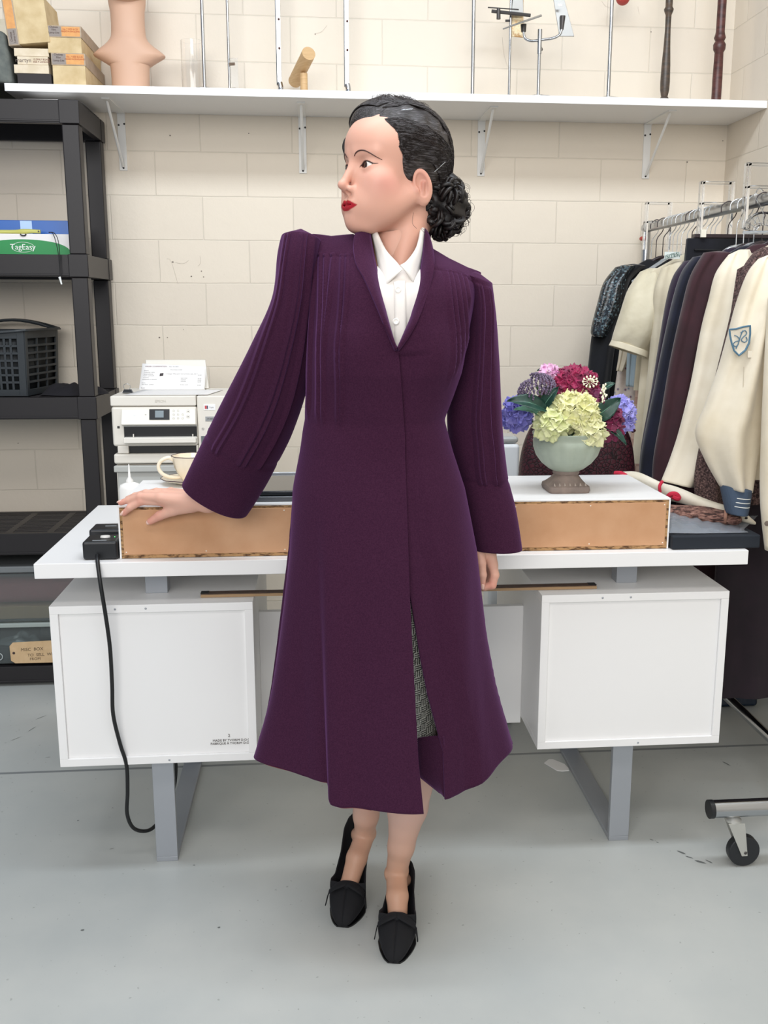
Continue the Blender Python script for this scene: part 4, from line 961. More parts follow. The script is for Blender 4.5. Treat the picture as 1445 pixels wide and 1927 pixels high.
MB().lathe([(.001, 0), (.042, 0), (.040, .006), (.020, .016), (.001, .017)], (x-.002, 3.56, SZ1+.0003), 32).build('base', wood, t, smooth=50)
MB().tube([(x-.002, 3.56, SZ1+.012), (x-.002, 3.56, SZ1+.085)], .0125, 20).build('post', wood, t)
MB().tube([(x-.034, 3.66, SZ1+.080), (x+.016, 3.495, SZ1+.133)], .0225, 28).build('top_bar', wood, t, smooth=40)
stand(889, 3.58, 2.5, 'plain slim chrome rod standing alone near the middle of the shelf', base=False, rod=.0065)
# saw-tooth arm stand with the board
t, x = stand(958, 3.56, 2.30, 'thin rod stand with metal arms, plates and a small painted wood board', base=False, rod=.0045)
steelg = M('grey_steel_plate', '8c8b88', .35, metal=.7); dk = M('dark_iron', '4b4847', .45, metal=.5)
A = at(924, 21, Y=3.54); B = at(964, 25, Y=3.54)
MB().tube([at(925, 21, Y=3.54), at(998, 29, Y=3.54)], .0055, 10).build('arm', dk, t)
MB().tube([at(918, 14, Y=3.54), at(976, 18, Y=3.54)], .002, 8).build('thin_arm', dk, t)
MB().tube([at(938, 16, Y=3.535), at(938, 36, Y=3.535)], [.006, .007], 10).build('clamp', dk, t)
MB().tube([at(951, 39, Y=3.53), at(960, 39, Y=3.53)], .004, 8).build('wing_nut', dk, t)
painted = M('painted_wood_board', 'e0c08c', .7); painted.l.new(painted.ramp(painted.noise(28, 4), [(.38, 'b98a52'), (.48, 'ecdcb8'), (.62, 'e3a95c'), (.75, 'f0e4cc')]), painted.b.inputs['Base Color'])
q = [at(964, -12, Y=3.57), at(985, -12, Y=3.57), at(985, 70, Y=3.57), at(958, 68, Y=3.57)]
MB().hexa([q[3], q[2], q[2]+[0, .008, 0], q[3]+[0, .008, 0], q[0], q[1], q[1]+[0, .008, 0], q[0]+[0, .008, 0]]).build('wood_board', painted, t, bevel=.001)
q = [at(966, -14, Y=3.555), at(984, -14, Y=3.555), at(985, 28, Y=3.555), at(962, 28, Y=3.555)]
MB().hexa([q[3], q[2], q[2]+[0, .004, 0], q[3]+[0, .004, 0], q[0], q[1], q[1]+[0, .004, 0], q[0]+[0, .004, 0]]).build('metal_plate', steelg, t, bevel=.001)
# Y stand with two plates
t, x = stand(1013, 3.455, 2.155, 'chrome Y-shaped stand with two tilted steel plates on a round base', br=.056, rod=.0055)
jz = 2.165
MB().tube([(x, 3.455, 2.10), (x, 3.455, 2.175)], .0075, 14).build('sleeve', chrome, t)
MB().tube([(x, 3.455, 2.13), (x+.020, 3.515, 2.128)], [.0025, .005], 10).build('thumb_screw', dk, t)
p = lambda a, b: at(a, b, Y=3.455)
MB().tube([p(985, 58), p(988, 72), p(1000, 77), p(1019, 75), p(1040, 72), p(1052, 66), p(1057, 55), p(1059, 45)], .0042, 10, sub=5).build('fork', chrome, t, smooth=60)
MB().tube([p(985, 60), p(985, 46)], [.008, .010], 12).build('ball_joint', dk, t)
MB().tube([p(1057, 55), p(1059, 30)], [.006, .009], 12).build('ball_joint', dk, t)
def plate(c4, th_=.004): q = [np.array(v) for v in c4]; n = np.cross(q[1]-q[0], q[3]-q[0]); n = n/np.linalg.norm(n)*th_; return MB().hexa([q[0], q[1], q[1]+n, q[0]+n, q[3], q[2], q[2]+n, q[3]+n])
plate([at(946, 56, Y=3.41), at(1020, 31, Y=3.41), at(1019, 29, Y=3.47), at(964, 49, Y=3.47)]).build('plate', steelg, t, bevel=.001)
pl_ = plate([at(1052, 69, Y=3.46), at(1080, 69, Y=3.46), at(1060, -6, Y=3.47), at(1040, -6, Y=3.47)]).build('plate', steelg, t, bevel=.001)
MB().box(at(1049, 12, Y=3.45)[0], at(1056, 12, Y=3.45)[0], 3.438, 3.440, at(1050, 14, Y=3.45)[2], at(1050, 9, Y=3.45)[2]).build('sticker', M('white_sticker', 'f0f0ee', .6), pl_)
stand(1145, 3.455, 2.5, 'chrome pole on a round base left of the turned wooden spindles', br=.052, rod=.0062)
o = MB().ball(at(1172, -4, Y=3.60), (.024, .024, .024), 20, 12).build('red_knob', M('red_lacquer', 'a63a34', .5), smooth=80); props(o, 'dark red knob on a hook at the top edge beside the chrome pole', 'knob')
MB().tube([at(1172, -6, Y=3.60), at(1178, -8, Y=WY-.002)], .004, 8).build('hook', dk, o)
def spindle(px, mat, label, prof):
    x = pos(px, 3.56); o = MB().lathe([(.001, 0)]+prof+[(.001, prof[-1][1]+.001)], (x, 3.56, SZ1+.0004), 28).build('turned_spindle', mat, smooth=50); props(o, label, 'spindle', 'turned wooden spindles')
spindle(1251, M('dark_turned_wood', '3a3530', .4).vary('57473a', 30, stretch=(1, 1, 4)), 'dark grey-brown turned wooden spindle left of the reddish one', [(.0145, 0), (.0145, .010), (.013, .014), (.0155, .020), (.0155, .032), (.011, .038), (.0125, .044), (.0155, .060), (.0165, .085), (.0150, .14), (.0115, .20), (.0095, .255), (.0100, .30), (.0150, .312), (.0165, .318), (.0120, .326), (.0125, .365), (.0155, .372), (.0125, .380), (.0130, .50)])
spindle(1349, M('red_turned_wood', '5e3530', .4).vary('40221f', 30, stretch=(1, 1, 4)), 'reddish-brown turned wooden spindle nearest the right wall', [(.0190, 0), (.0190, .008), (.0165, .014), (.0170, .10), (.0150, .185), (.0205, .195), (.0215, .210), (.0150, .222), (.0200, .232), (.0170, .242), (.0150, .252), (.0150, .34), (.0155, .50)])
# ------------------------------------------------------------------ black plastic shelving at the left
blkp = M('black_shelf_plastic', '1f1c1e', .42, spec=.4).bump(60, .1, .001, 3)
rk = thing('shelving_unit', 'dark plastic five-tier shelving unit at the left edge', 'shelving unit', (-1.2, 3.5, 0))
RX1, RY0, RY1, RXL = -.722, 3.315, 3.690, -1.66
pw = .058
zt_ = [at(120, y, Y=RY0)[2] for y in (188, 479, 748, 1003, 1252)]; zb_ = [at(120, y, Y=RY0)[2] for y in (232, 521, 789, 1043, 1283)]
for k in range(5):
    z1, z0 = zt_[k], max(.002, zb_[k])
    mb = MB(); mb.box(RXL, RX1, RY0, RY0+.022, z0, z1).box(RXL, RX1, RY1-.022, RY1, z0, z1).box(RX1-.022, RX1, RY0+.022, RY1-.022, z0, z1).box(RXL, RXL+.022, RY0+.022, RY1-.022, z0, z1)
    mb.box(RXL, RX1-.058, RY0-.003, RY0, z0+.004, z0+.010)
    n = 15
    for i in range(n):
        y = RY0+.03+(RY1-RY0-.06)*i/(n-1); mb.box(RXL+.022, RX1-.022, y-.006, y+.006, z1-.008, z1-.002)
    for i in range(7): x = RXL+.08+i*.135; mb.box(x-.012, x+.012, RY0+.022, RY1-.022, z1-.009, z1-.0015)
    mb.box(RXL+.022, RX1-.022, RY0+.022, RY1-.022, z1-.014, z1-.010)
    mb.build('shelf', blkp, rk, bevel=.002)
    for x0 in (RX1-pw, RXL):
        for y0 in (RY0-.004, RY1-pw+.004): MB().box(x0-.002, x0+pw+.002, y0, y0+pw, z0-.001, z1+.0015).build('corner_socket', blkp, rk, bevel=.003)
for x0 in (RX1-pw, RXL):
    for y0 in (RY0, RY1-pw):
        for k in range(4): MB().box(x0+.003, x0+pw-.003, y0+.002, y0+pw-.004, zt_[k+1]+.001, zb_[k]-.001).build('post', blkp, rk, bevel=.004)
paper = M('white_paper', 'f0eeec', .7)
def sheet(name, c4, label, cat='paper', mat=paper, group=None, curl=.0):
    a, b, c, d = [np.array(v, float) for v in c4]; g = []
    for i in range(9):
        u = i/8; g.append([(a*(1-u)+b*u)*(1-v)+(d*(1-u)+c*u)*v+np.array([0, -1, .3])*curl*math.sin(PI*u)*math.sin(PI*v) for v in np.linspace(0, 1, 9)])
    o = MB().grid(g).build(name, mat, solid=.0006, smooth=80); return props(o, label, cat, group)
z1 = zt_[0]
sheet('paper_sheets', [(at(43, 180, Y=3.33)[0], 3.33, z1+.003), (at(133, 185, Y=3.33)[0], 3.33, z1+.003), (at(120, 185, Y=3.33)[0], 3.55, z1+.004), (at(43, 180, Y=3.33)[0], 3.55, z1+.006)], 'white papers lying on top of the shelving unit', curl=.004)
sheet('plastic_sleeve', [(at(148, 190, Y=3.35)[0], 3.36, z1+.004), (at(160, 200, Y=3.4)[0], 3.40, z1+.003), (at(187, 212, Y=3.64)[0], 3.64, z1+.003), (-.78, 3.60, z1+.016)], 'crumpled clear plastic sleeve on the unit\'s top corner', 'plastic sleeve', M('cloudy_plastic', 'a9abb0', .3, trans=.5), curl=.010)
# second tier: tag box, blue carton, tagging gun, loop cord
z2 = zt_[1]+.0006
tb = thing('tag_box', 'white box with a green arch panel on the second tier', 'box', (-.93, 3.45, z2))
xR = at(134, 470, Y=3.365)[0]; zt2 = at(60, 440, Y=3.365)[2]
MB().box(-1.55, xR, 3.365, 3.60, z2, zt2).build('carton', M('white_carton', 'ece8e6', .5), tb, bevel=.0015)
cx_ = at(43, 470, Y=3.36)[0]; hw_ = xR-cx_+.001; hh = (zt2-z2)*.72
poly = [(cx_-hw_+.002, z2+.001)]+[(cx_+hw_*math.sin(a)*.985, z2+.001+hh*math.cos(a)**.75) for a in np.linspace(-PI/2+.02, PI/2-.02, 31)]+[(cx_+hw_-.002, z2+.001)]
o = MB().prism(poly, lambda x, z: (x, 3.3645, z), lambda x, z: (x, 3.3635, z)).build('green_panel', M('green_print', '128a46', .4), tb)
wi = M('white_print', 'f2f5f0', .5)
text('printed_name', 'TagEasy', .0245, wi, (cx_, 3.3628, z2+hh*.50), (1, 0, 0), (0, 0, 1), tb)
MB().tube([(cx_+.0345*math.cos(a)*1.02, 3.3632, z2+hh*.50+.0155*math.sin(a)) for a in np.linspace(0, 2*PI, 41)[:-1]], .0006, 5, close=True).build('oval_border', wi, tb)
bl = M('blue_gloss_card', '1c5fb0', .3); ztb = at(60, 415, Y=3.44)[2]
o = MB().box(-1.55, at(133, 425, Y=3.43)[0], 3.43, 3.50, zt2+.0005, ztb).build('blue_carton', bl, bevel=.002); props(o, 'flat shiny blue carton lying on the white and green box', 'box')
MB().box(at(38, 420, Y=3.43)[0], at(60, 420, Y=3.43)[0], 3.4285, 3.43, zt2+.003, ztb-.002).build('tape', M('clear_tape', '9dbfe6', .15), o)
yg = M('yellow_green_plastic', 'c6c46c', .35); zc = zt2+.0075
t = thing('tagging_gun', 'yellow-green plastic tagging gun lying in front of the blue carton', 'tagging gun', (-.9, 3.39, zt2))
MB().tube([(-1.10, 3.395, zc), (at(20, 436, Y=3.39)[0], 3.393, zc), (at(42, 435, Y=3.39)[0], 3.39, zc+.001), (at(60, 434, Y=3.39)[0], 3.39, zc+.002), (at(76, 434, Y=3.39)[0], 3.39, zc+.001)], [.0065, .006, .0078, .0065, .006], 12, sub=4).build('body', yg, t, smooth=60)
MB().tube([(at(72, 434, Y=3.38)[0], 3.382, zc+.0015), (at(72, 434, Y=3.38)[0], 3.386, zc+.0015)], .0025, 8).build('hinge_pin', M('dark_pin', '3a3a32', .4), t)
MB().tube([at(38, 440, Y=3.3625), at(41, 443, Y=3.3622), at(47, 443, Y=3.3622), at(49, 440, Y=3.3625)], .002, 8, sub=3).build('trigger', M('dark_trigger', '26282a', .4), t)
cd_ = thing('cord_loop', 'black cord loop with a small white tag hanging over the second tier', 'cord', tuple(at(110, 470, Y=3.30)))
MB().tube([at(92, 438, Y=3.385), at(99, 439, Y=3.355), at(105, 455, Y=3.3), at(110, 480, Y=3.300), at(113, 515, Y=3.300), at(114, 521, Y=3.300), at(113, 500, Y=3.303), at(112, 470, Y=3.303), at(108, 448, Y=3.305), at(101, 438, Y=3.355), at(92, 437, Y=3.39)], .0012, 6, sub=5).build('cord', M('black_cord', '141316', .6), cd_)
MB().tube([at(112, 521, Y=3.300), at(116, 535, Y=3.300)], [.004, .0025], 6).build('white_tag', M('white_tag', 'e9ecea', .5), cd_)
# third tier: laundry basket and black cloth
bk = M('dark_basket_plastic', '2d3236', .42); z3 = zt_[2]+.0006
t = thing('laundry_basket', 'dark grey plastic laundry basket with slotted sides on the third tier', 'basket', (-.98, 3.5, z3))
N_ = at(46, 630, Y=3.36); Nx = N_[0]; zr = at(60, 622, Y=3.40)[2]
top = [(Nx-.34, 3.375), (Nx, 3.355), (at(107, 620, Y=3.62)[0], 3.62), (Nx-.27, 3.66)]
bot = [(x*.96+(-1.02)*.04+(-.004 if i in (1, 2) else .01), y*.94+3.51*.06) for i, (x, y) in enumerate(top)]
def side(a0, a1, b0, b1, cols, rows, nm, fr=.012):
    a0, a1 = np.array([*a0, zr]), np.array([*a1, zr]); b0, b1 = np.array([*b0, z3]), np.array([*b1, z3]); mb = MB()
    n = np.cross(a1-a0, [0, 0, 1.]); n /= np.linalg.norm(n); n *= .003
    f = lambda u, v: (b0*(1-u)+b1*u)*(1-v)+(a0*(1-u)+a1*u)*v
    def bar(u0, u1, v0, v1): mb.hexa([f(u0, v0)-n, f(u1, v0)-n, f(u1, v0)+n, f(u0, v0)+n, f(u0, v1)-n, f(u1, v1)-n, f(u1, v1)+n, f(u0, v1)+n])
    bar(0, .07, 0, 1); bar(.93, 1, 0, 1); bar(.07, .93, 0, .10); bar(.07, .93, .88, 1)
    for i in range(1, cols): u = .07+.86*i/cols; bar(u-.012, u+.012, .10, .88)
    for j in range(1, rows): v = .10+.78*j/rows; bar(.07, .93, v-.018, v+.018)
    return mb.build(nm, bk, t, bevel=.0008)
side(top[1], top[2], bot[1], bot[2], 3, 7, 'side_panel'); side(top[0], top[1], bot[0], bot[1], 14, 7, 'front_panel'); side(top[3], top[2], bot[3], bot[2], 8, 7, 'rear_panel'); side(top[3], top[0], bot[3], bot[0], 4, 7, 'side_panel')
ib = np.array([[x, y] for x, y in bot]); it = np.array([[x, y] for x, y in top]); cb_, ct_ = ib.mean(0), it.mean(0); ib = cb_+(ib-cb_)*.95; it = ct_+(it-ct_)*.955
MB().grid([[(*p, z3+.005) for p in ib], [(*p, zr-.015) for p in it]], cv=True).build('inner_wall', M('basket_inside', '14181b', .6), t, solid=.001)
q = np.array([[x, y, zr+.002] for x, y in top]); c = q.mean(0)
g = []
for k in range(40):
    u = k/40*4; i = int(u); p = q[i]*(1-(u-i))+q[(i+1) % 4]*(u-i); lift = .030*math.sin(PI*min(1, max(0, (u-2)))) if 2 <= u < 3 else (-.010*math.sin(PI*u) if u < 1 else 0); d = (p-c); d /= np.linalg.norm(d)
    g.append([p+d*a+np.array([0, 0, lift+b]) for a, b in ((-.006, -.006), (-.004, .002), (.010, .003), (.014, -.003))])
MB().grid(g, cu=True).build('rim', bk, t, smooth=60, solid=.003)
MB().hexa([(*bot[0], z3), (*bot[1], z3), (*bot[2], z3), (*bot[3], z3)]+[(*p, z3+.004) for p in bot]).build('floor_panel', bk, t)
blc = M('black_cloth', '18161c', .9).bump(40, .5, .004)
def crumple(cx, cy, cz, sx, sy, sz, seed, n=26, m=18):
    r = random.Random(seed); ph = [r.uniform(0, 6) for _ in range(6)]; g = []
    for i in range(m):
        v = i/(m-1); r_ = math.sin(PI/2*v) if v < 1 else 1
        g.append([(cx+sx*v*math.cos(a)*(1+.12*math.sin(3*a+ph[0])), cy+sy*v*math.sin(a)*(1+.10*math.sin(4*a+ph[1])), cz+sz*(1-v**3)*(.6+.35*math.sin(5*a*.5+v*5+ph[2])*math.sin(2*a+ph[3]))+.0005) for a in np.linspace(0, 2*PI, n+1)[:-1]])
    return MB().grid(g, cv=True, capu=True)
o = crumple(at(135, 748, Y=3.44)[0], 3.45, z3, .110, .085, .046, 4).build('black_cloth', blc, smooth=80); props(o, 'crumpled black cloth beside the laundry basket', 'cloth')
# bottom tier: storage bins
z5 = zt_[4]+.0006; zL = at(50, 1172, Y=3.33)[2]; zU = at(50, 1048, Y=3.33)[2]
cl1 = M('cloudy_clear_plastic', '8b9292', .25, trans=.55, ior=1.1); cl1.b.inputs['Alpha'].default_value = .55
lidm_ = M('pale_lid', '9aa39f', .35)
t = thing('storage_bin', 'clear plastic bin with odds and ends and a brown tag, on the lowest tier', 'storage bin', (-1.02, 3.45, z5), 'clear plastic bins under the fourth tier')
MB().box(-1.42, -.80, 3.335, 3.64, z5+.002, zL-.016).build('bin_body', cl1, t, bevel=.006, solid=.002)
MB().box(-1.43, -.79, 3.325, 3.65, zL-.016, zL).build('lid', lidm_, t, bevel=.004)
o = MB().box(-1.40, -.82, 3.36, 3.62, z5+.006, z5+.055).build('dark_fabric', M('dark_green_fabric', '1f2a2c', .9).bump(30, .5, .004), bevel=.01); props(o, 'dark folded fabric inside the lower clear bin', 'fabric')
def put(nm, mat, px, py, Y, s, lb, cat, seed): p_ = at(px, py, Y=Y); o = crumple(p_[0], p_[1], z5+.056, s[0], s[1], s[2], seed).build(nm, mat, smooth=80); props(o, lb, cat)
put('plastic_packet', M('crinkled_clear_plastic', '9fb0b2', .12, metal=.2), 40, 1205, 3.40, (.075, .03, .045), 'crinkled clear packet of beads inside the lower bin', 'packet', 5)
o = MB().hexa([(at(72, 1190, Y=3.345)[0], 3.345, z5+.062), (at(95, 1190, Y=3.345)[0], 3.345, z5+.062), (at(95, 1190, Y=3.345)[0], 3.40, z5+.062), (at(72, 1190, Y=3.345)[0], 3.40, z5+.062)]+[(at(x_q, 1176, Y=3.345)[0], y_q, zL-.020) for x_q, y_q in ((76, 3.345), (98, 3.345), (98, 3.40), (76, 3.40))]).build('black_packet', M('black_foil', '1d2024', .3), bevel=.002); props(o, 'black ribbed packet upright inside the lower bin', 'packet')
kraft = M('kraft_tag', 'd3b48c', .8).vary('c8a87f', 30); tz = 3.318
pts = [at(x, y, Y=tz)[[0, 2]] for x, y in ((24, 1209), (18, 1216), (21, 1243), (29, 1248), (118, 1246), (118, 1204))]
o = MB().prism([tuple(p) for p in pts], lambda x, z: (x, tz, z), lambda x, z: (x, tz-.0012, z)).build('paper_tag', kraft); props(o, 'brown paper luggage tag with handwriting, stuck on the lower bin', 'tag')
MB().lathe([(.0015, 0), (.0045, 0), (.0045, .0008), (.0015, .001)], at(26, 1229, Y=tz-.0012), 14, ax=(0, -1, 0)).build('eyelet', M('dark_eyelet', '3b2a2a', .5), o)
ink = M('pen_ink', '5a4a38', .8)
ux, uz = np.array([1, 0, .03]), np.array([-.03, 0, 1])
text('handwriting', 'MISC  BOX', .0155, ink, at(60, 1222, Y=tz-.0015), ux, uz, o, .0002, shear=.1); text('handwriting', 'TO  SELL  WE', .0145, ink, at(76, 1232, Y=tz-.0015), ux, uz, o, .0002, shear=.1); text('handwriting', 'FROM', .0135, ink, at(66, 1240, Y=tz-.0015), ux, uz, o, .0002, shear=.1)
o = MB().tube([at(-2, 1236, Y=3.326)+np.array([.012*math.cos(a), 0, .012*math.sin(a)]) for a in np.linspace(0, 2*PI, 21)[:-1]], .0016, 8, close=True).build('plastic_ring', M('pale_ring', 'b9c0c0', .3), smooth=60); props(o, 'pale plastic ring against the front of the lower bin', 'ring')
t = thing('storage_bin', 'clear plastic bin holding pink cloth, upper of the two bins', 'storage bin', (-1.02, 3.45, zL), 'clear plastic bins under the fourth tier')
MB().box(-1.44, -.785, 3.33, 3.645, zL+.001, zU-.06).build('bin_body', cl1, t, bevel=.008, solid=.002)
o = MB().box(-1.13, -.83, 3.37, 3.60, zL+.055, zU-.085).build('pink_cloth', M('dusty_pink_cloth', 'c08284', .9).bump(20, .5, .01), bevel=.03, seg=4); props(o, 'dusty pink cloth folded inside the upper clear bin', 'cloth')
o = MB().box(-1.20, -.80, 3.36, 3.62, zL+.004, zL+.050).build('tan_paper', M('tan_card', 'c9b186', .8), bevel=.004); props(o, 'flat tan card packet at the bottom of the upper bin', 'packet')
o = MB().box(-1.45, -.775, 3.34, 3.65, zU-.059, zU-.035).build('bin_lid', M('smoky_lid', '74787a', .35), bevel=.005); props(o, 'loose smoky grey lid on the upper bin', 'lid')
# ------------------------------------------------------------------ drawer tower and printer
PX0, PX1, PY = -.612, -.272, 3.0
cwh = M('cream_white_plastic', 'e2ddd3', .42); drw = M('frosted_drawer', 'b7b8b4', .35)
t = thing('drawer_tower', 'white plastic drawer tower with frosted drawers under the printer', 'drawer unit', (-.44, 3.15, 0))
zdt = .846
MB().box(-.612, -.27, 3.0, 3.32, zdt-.030, zdt).build('top_plate', cwh, t, bevel=.006, seg=3)
for k in range(4):
    a = zdt-.032-.20*k; b = max(.004, a-.185)
    MB().box(-.608, -.274, 3.012, 3.315, b, a-.002).build('frame', cwh, t, bevel=.002)
    dr = MB().box(-.603, -.279, 3.000, 3.011, b+.02, a-.022).box(-.612, -.27, 2.990, 3.011, a-.022, a-.003).build('drawer', drw, t, bevel=.003)
    if k: MB().box(-.612, -.27, 2.998, 3.012, a+.001, a+.016).build('rail', cwh, t, bevel=.003)
for sx in (-.608, -.276): pass
pr = thing('printer', 'white inkjet printer with small screen standing on the drawer tower', 'printer', (-.44, 3.15, zdt))
zb, ztp = zdt+.0006, 1.019
xt = at(371, 800, Y=PY)[0]
def xz(px, py, Y=PY): p = at(px, py, Y=Y); return p[0], p[2]
zmid = xz(210, 765)[1]
MB().box(PX0, xt, PY, PY+.32, zb+.022, zmid-.0006).build('body', cwh, pr, bevel=.008, seg=3)
MB().box(PX0+.012, PX0+.045, PY+.002, PY+.31, zb, zb+.024).box(xt-.006, xt, PY+.002, PY+.31, zb, zb+.024).build('foot', cwh, pr, bevel=.003)
MB().box(PX0+.03, xt-.004, PY+.012, PY+.30, zb+.001, zb+.022).build('base_shadow_gap', M('gap_shade_black', '141414', .5), pr)  # black block stands in for the shade between the feet
ld = MB().box(PX0-.001, xt-.001, PY-.001, PY+.31, zmid+.0006, ztp).build('scanner_lid', cwh, pr, bevel=.004, seg=3)
MB().box(xt+.0008, PX1, PY+.004, PY+.30, zb+.004, ztp-.001).build('ink_tank_housing', cwh, pr, bevel=.004, seg=3)
x0, z1_ = xz(229, 770); x1, z0_ = xz(369, 797)
pn = plate([(x0-.001, PY-.020, z0_), (x1+.001, PY-.020, z0_), (x1, PY-.004, z1_), (x0, PY-.004, z1_)], -.016).build('control_panel', M('panel_white', 'ece8df', .3), pr, bevel=.002)
nrm = np.array([0, -.92, .35]); 
def onp(px, py): p = at(px, py, Y=PY-.012); f = (p[2]-z0_)/(z1_-z0_); p = at(px, py, Y=PY-.0205+.016*f); return p
def pad(px0, py0, px1, py1, nm, m_, par, th_=.0008): plate([onp(px0, py1)-nrm*0, onp(px1, py1), onp(px1, py0), onp(px0, py0)], th_).build(nm, m_, par)
pad(281, 770, 319, 790, 'screen_frame', M('screen_frame_black', '24262a', .2), pn, .0012); pad(292, 773, 308, 786, 'screen', M('screen_grey', '7f8a90', .15, emit=('7f8a90', .12)), pn, .0020)
key = M('key_print', 'b6b7b2', .5)
for px, py in ((253, 780), (327, 773), (335, 773), (327, 780), (335, 780), (344, 780), (327, 787), (335, 787), (344, 787), (354, 774), (354, 784)):
    p = onp(px, py); r0 = .0048 if px > 350 else .0028
    MB().tube([p+np.array([r0*math.cos(a), -.0016, r0*math.sin(a)]) for a in np.linspace(0, 2*PI, 17)[:-1]], .0003, 4, close=True).build('button', key, pn)
    if px > 350: MB().ball(p+np.array([0, -.0012, 0]), (.0016, .0005, .0016), 8, 4).build('button_icon', M('key_dark', '6c6d6a', .5), pn)
p = onp(274, 780); MB().box(p[0]-.002, p[0]+.002, p[1]-.0012, p[1], p[2]-.001, p[2]+.001).build('home_icon', key, pn)
p = onp(253, 780); MB().ball(p+np.array([0, -.0002, 0]), (.0045, .0008, .0045), 14, 6).build('power_light', M('power_glow', 'cfd8ff', .3, emit=('c4d0ff', 1.2)), pn)
x0, z1_ = xz(233, 803); x1, z0_ = xz(371, 823)
MB().box(x0, x1, PY-.0012, PY+.02, z0_, z1_).build('paper_slot', M('slot_black', '101114', .35), pr)
MB().box(x0, x1, PY-.0025, PY+.01, z1_, z1_+.006).build('slot_lip', M('grey_lip', '9a9c9b', .4), pr)
x0, z1_ = xz(235, 822); x1, z0_ = xz(371, 831)
MB().box(x0, x1, PY-.028, PY, z0_, z1_).build('output_tray', M('tray_white', 'e8e4db', .35), pr, bevel=.002)
for px in (253, 364): a = xz(px, 818); MB().box(a[0]-.0015, a[0]+.0015, PY-.018, PY-.014, a[1]-.006, a[1]+.004).box(a[0]-.012, a[0]+.012, PY-.024, PY-.004, a[1]-.010, a[1]-.0065).build('tray_guide', cwh, pr, bevel=.0006)
a = xz(223, 804); MB().box(a[0]-.0035, a[0]+.0035, PY-.0008, PY+.001, a[1]-.0035, a[1]+.0035).build('card_slot', M('slot_dark', '2a2a2a', .4), pr)
text('embossed_name', 'EPSON', .0105, M('emboss', 'cfcac0', .4), (at(302, 755, Y=PY)[0], PY-.0016, (zmid+ztp)/2), (1, 0, 0), (0, 0, 1), ld)
a, b = xz(383, 761), xz(405, 772)
s_ = MB().box(a[0], b[0], PY+.003, PY+.004, b[1], a[1]).build('sticker', M('white_sticker_gloss', 'f3f3f3', .3), pr)
MB().box(a[0]+.003, a[0]+.0085, PY+.0024, PY+.003, b[1]+.004, a[1]-.004).build('red_mark', M('red_mark', 'c4454a', .5), s_); MB().box(a[0]+.009, a[0]+.0125, PY+.0024, PY+.003, b[1]+.004, a[1]-.004).build('navy_mark', M('navy_mark', '39405f', .5), s_)
text('sticker_print', '5 yrs', .006, M('grey_print2', '8c8c92', .5), (a[0]+.023, PY+.0022, (a[1]+b[1])/2), (1, 0, 0), (0, 0, 1), s_)
a, b = xz(386, 784), xz(405, 793); s_ = MB().box(a[0], b[0], PY+.003, PY+.004, b[1], a[1]).build('badge', M('silver_badge', 'a9abac', .3, metal=.5), pr)
text('badge_print', 'ET-2850', .0052, M('dark_print', '3a3a3a', .5), ((a[0]+b[0])/2, PY+.0024, (a[1]+b[1])/2), (1, 0, 0), (0, 0, 1), s_)
for px in (382, 394): p = at(px, 807, Y=PY+.003); MB().tube([p+np.array([.003*math.cos(q_), 0, .003*math.sin(q_)]) for q_ in np.linspace(0, 2*PI, 13)[:-1]], .0005, 4, close=True).build('tank_mark', M('mark_grey', '77777a', .5), pr)
a, b = xz(378, 821), xz(390, 850); MB().box(a[0], b[0], PY+.0025, PY+.004, b[1]+.004, a[1]).build('ink_window', M('window_grey', '6c7274', .2), pr)
a, b = xz(393, 821), xz(405, 850); MB().box(a[0], b[0], PY+.0025, PY+.004, b[1]+.004, a[1]).build('ink_window', M('window_grey', '6c7274', .2), pr)
# rear paper tray, printed page
MB().hexa([(-.545, PY+.265, ztp), (-.352, PY+.265, ztp), (-.352, PY+.285, ztp), (-.545, PY+.285, ztp), (at(272, 680, Y=PY+.30)[0], PY+.31, at(300, 677, Y=PY+.31)[2]), (at(386, 680, Y=PY+.30)[0], PY+.31, at(300, 677, Y=PY+.31)[2]), (at(386, 680, Y=PY+.30)[0], PY+.318, at(300, 677, Y=PY+.31)[2]), (at(272, 680, Y=PY+.30)[0], PY+.318, at(300, 677, Y=PY+.31)[2])]).build('paper_support', cwh, pr, bevel=.003)
Pb = PY+.235
o = sheet('printed_invoice', [at(260, 744, Y=Pb), at(384, 745, Y=Pb), at(388, 690, Y=Pb+.025), at(268, 684, Y=Pb+.025)], 'printed order sheet standing upright on top of the printer', 'paper')
pk = M('print_grey', '8a8688', .7); pkd = M('print_dark', '3b3436', .7); pkr = M('print_maroon', '74414c', .7)
def onpage(u, v):  # u across, v down
    a, b, c_, d_ = [np.array(q) for q in (at(268, 684, Y=Pb+.025), at(388, 690, Y=Pb+.025), at(384, 745, Y=Pb), at(260, 744, Y=Pb))]
    return (a*(1-u)+b*u)*(1-v)+(d_*(1-u)+c_*u)*v+np.array([0, -.0012, 0])
def tl(u, v, s, size=.0052, m_=pk):
    if s: text('printed_line', s, size, m_, onpage(u, v), (1, 0, 0), (0, -.35, .94), o, .0001, 'LEFT')
tl(.05, .09, 'ORDER CONFIRMATION', .0062, pkr); tl(.42, .06, 'Nov 18, 2021', .0055); tl(.45, .16, 'Purchase order', .006)
for k, s in enumerate(('Ship to', 'Customer name', 'Street address', 'Town, postcode', 'Country')): tl(.04, .22+.055*k, s)
for k, s in enumerate(('Scheduled to dispatch', '', 'From', 'The shop, London', '', 'Buyer', 'user name', '', 'Order date')): tl(.03, .50+.053*k, s)
tl(.36, .30, '1 x Vintage 1940s plum wool princess coat, size S'); tl(.88, .30, '£0.00')
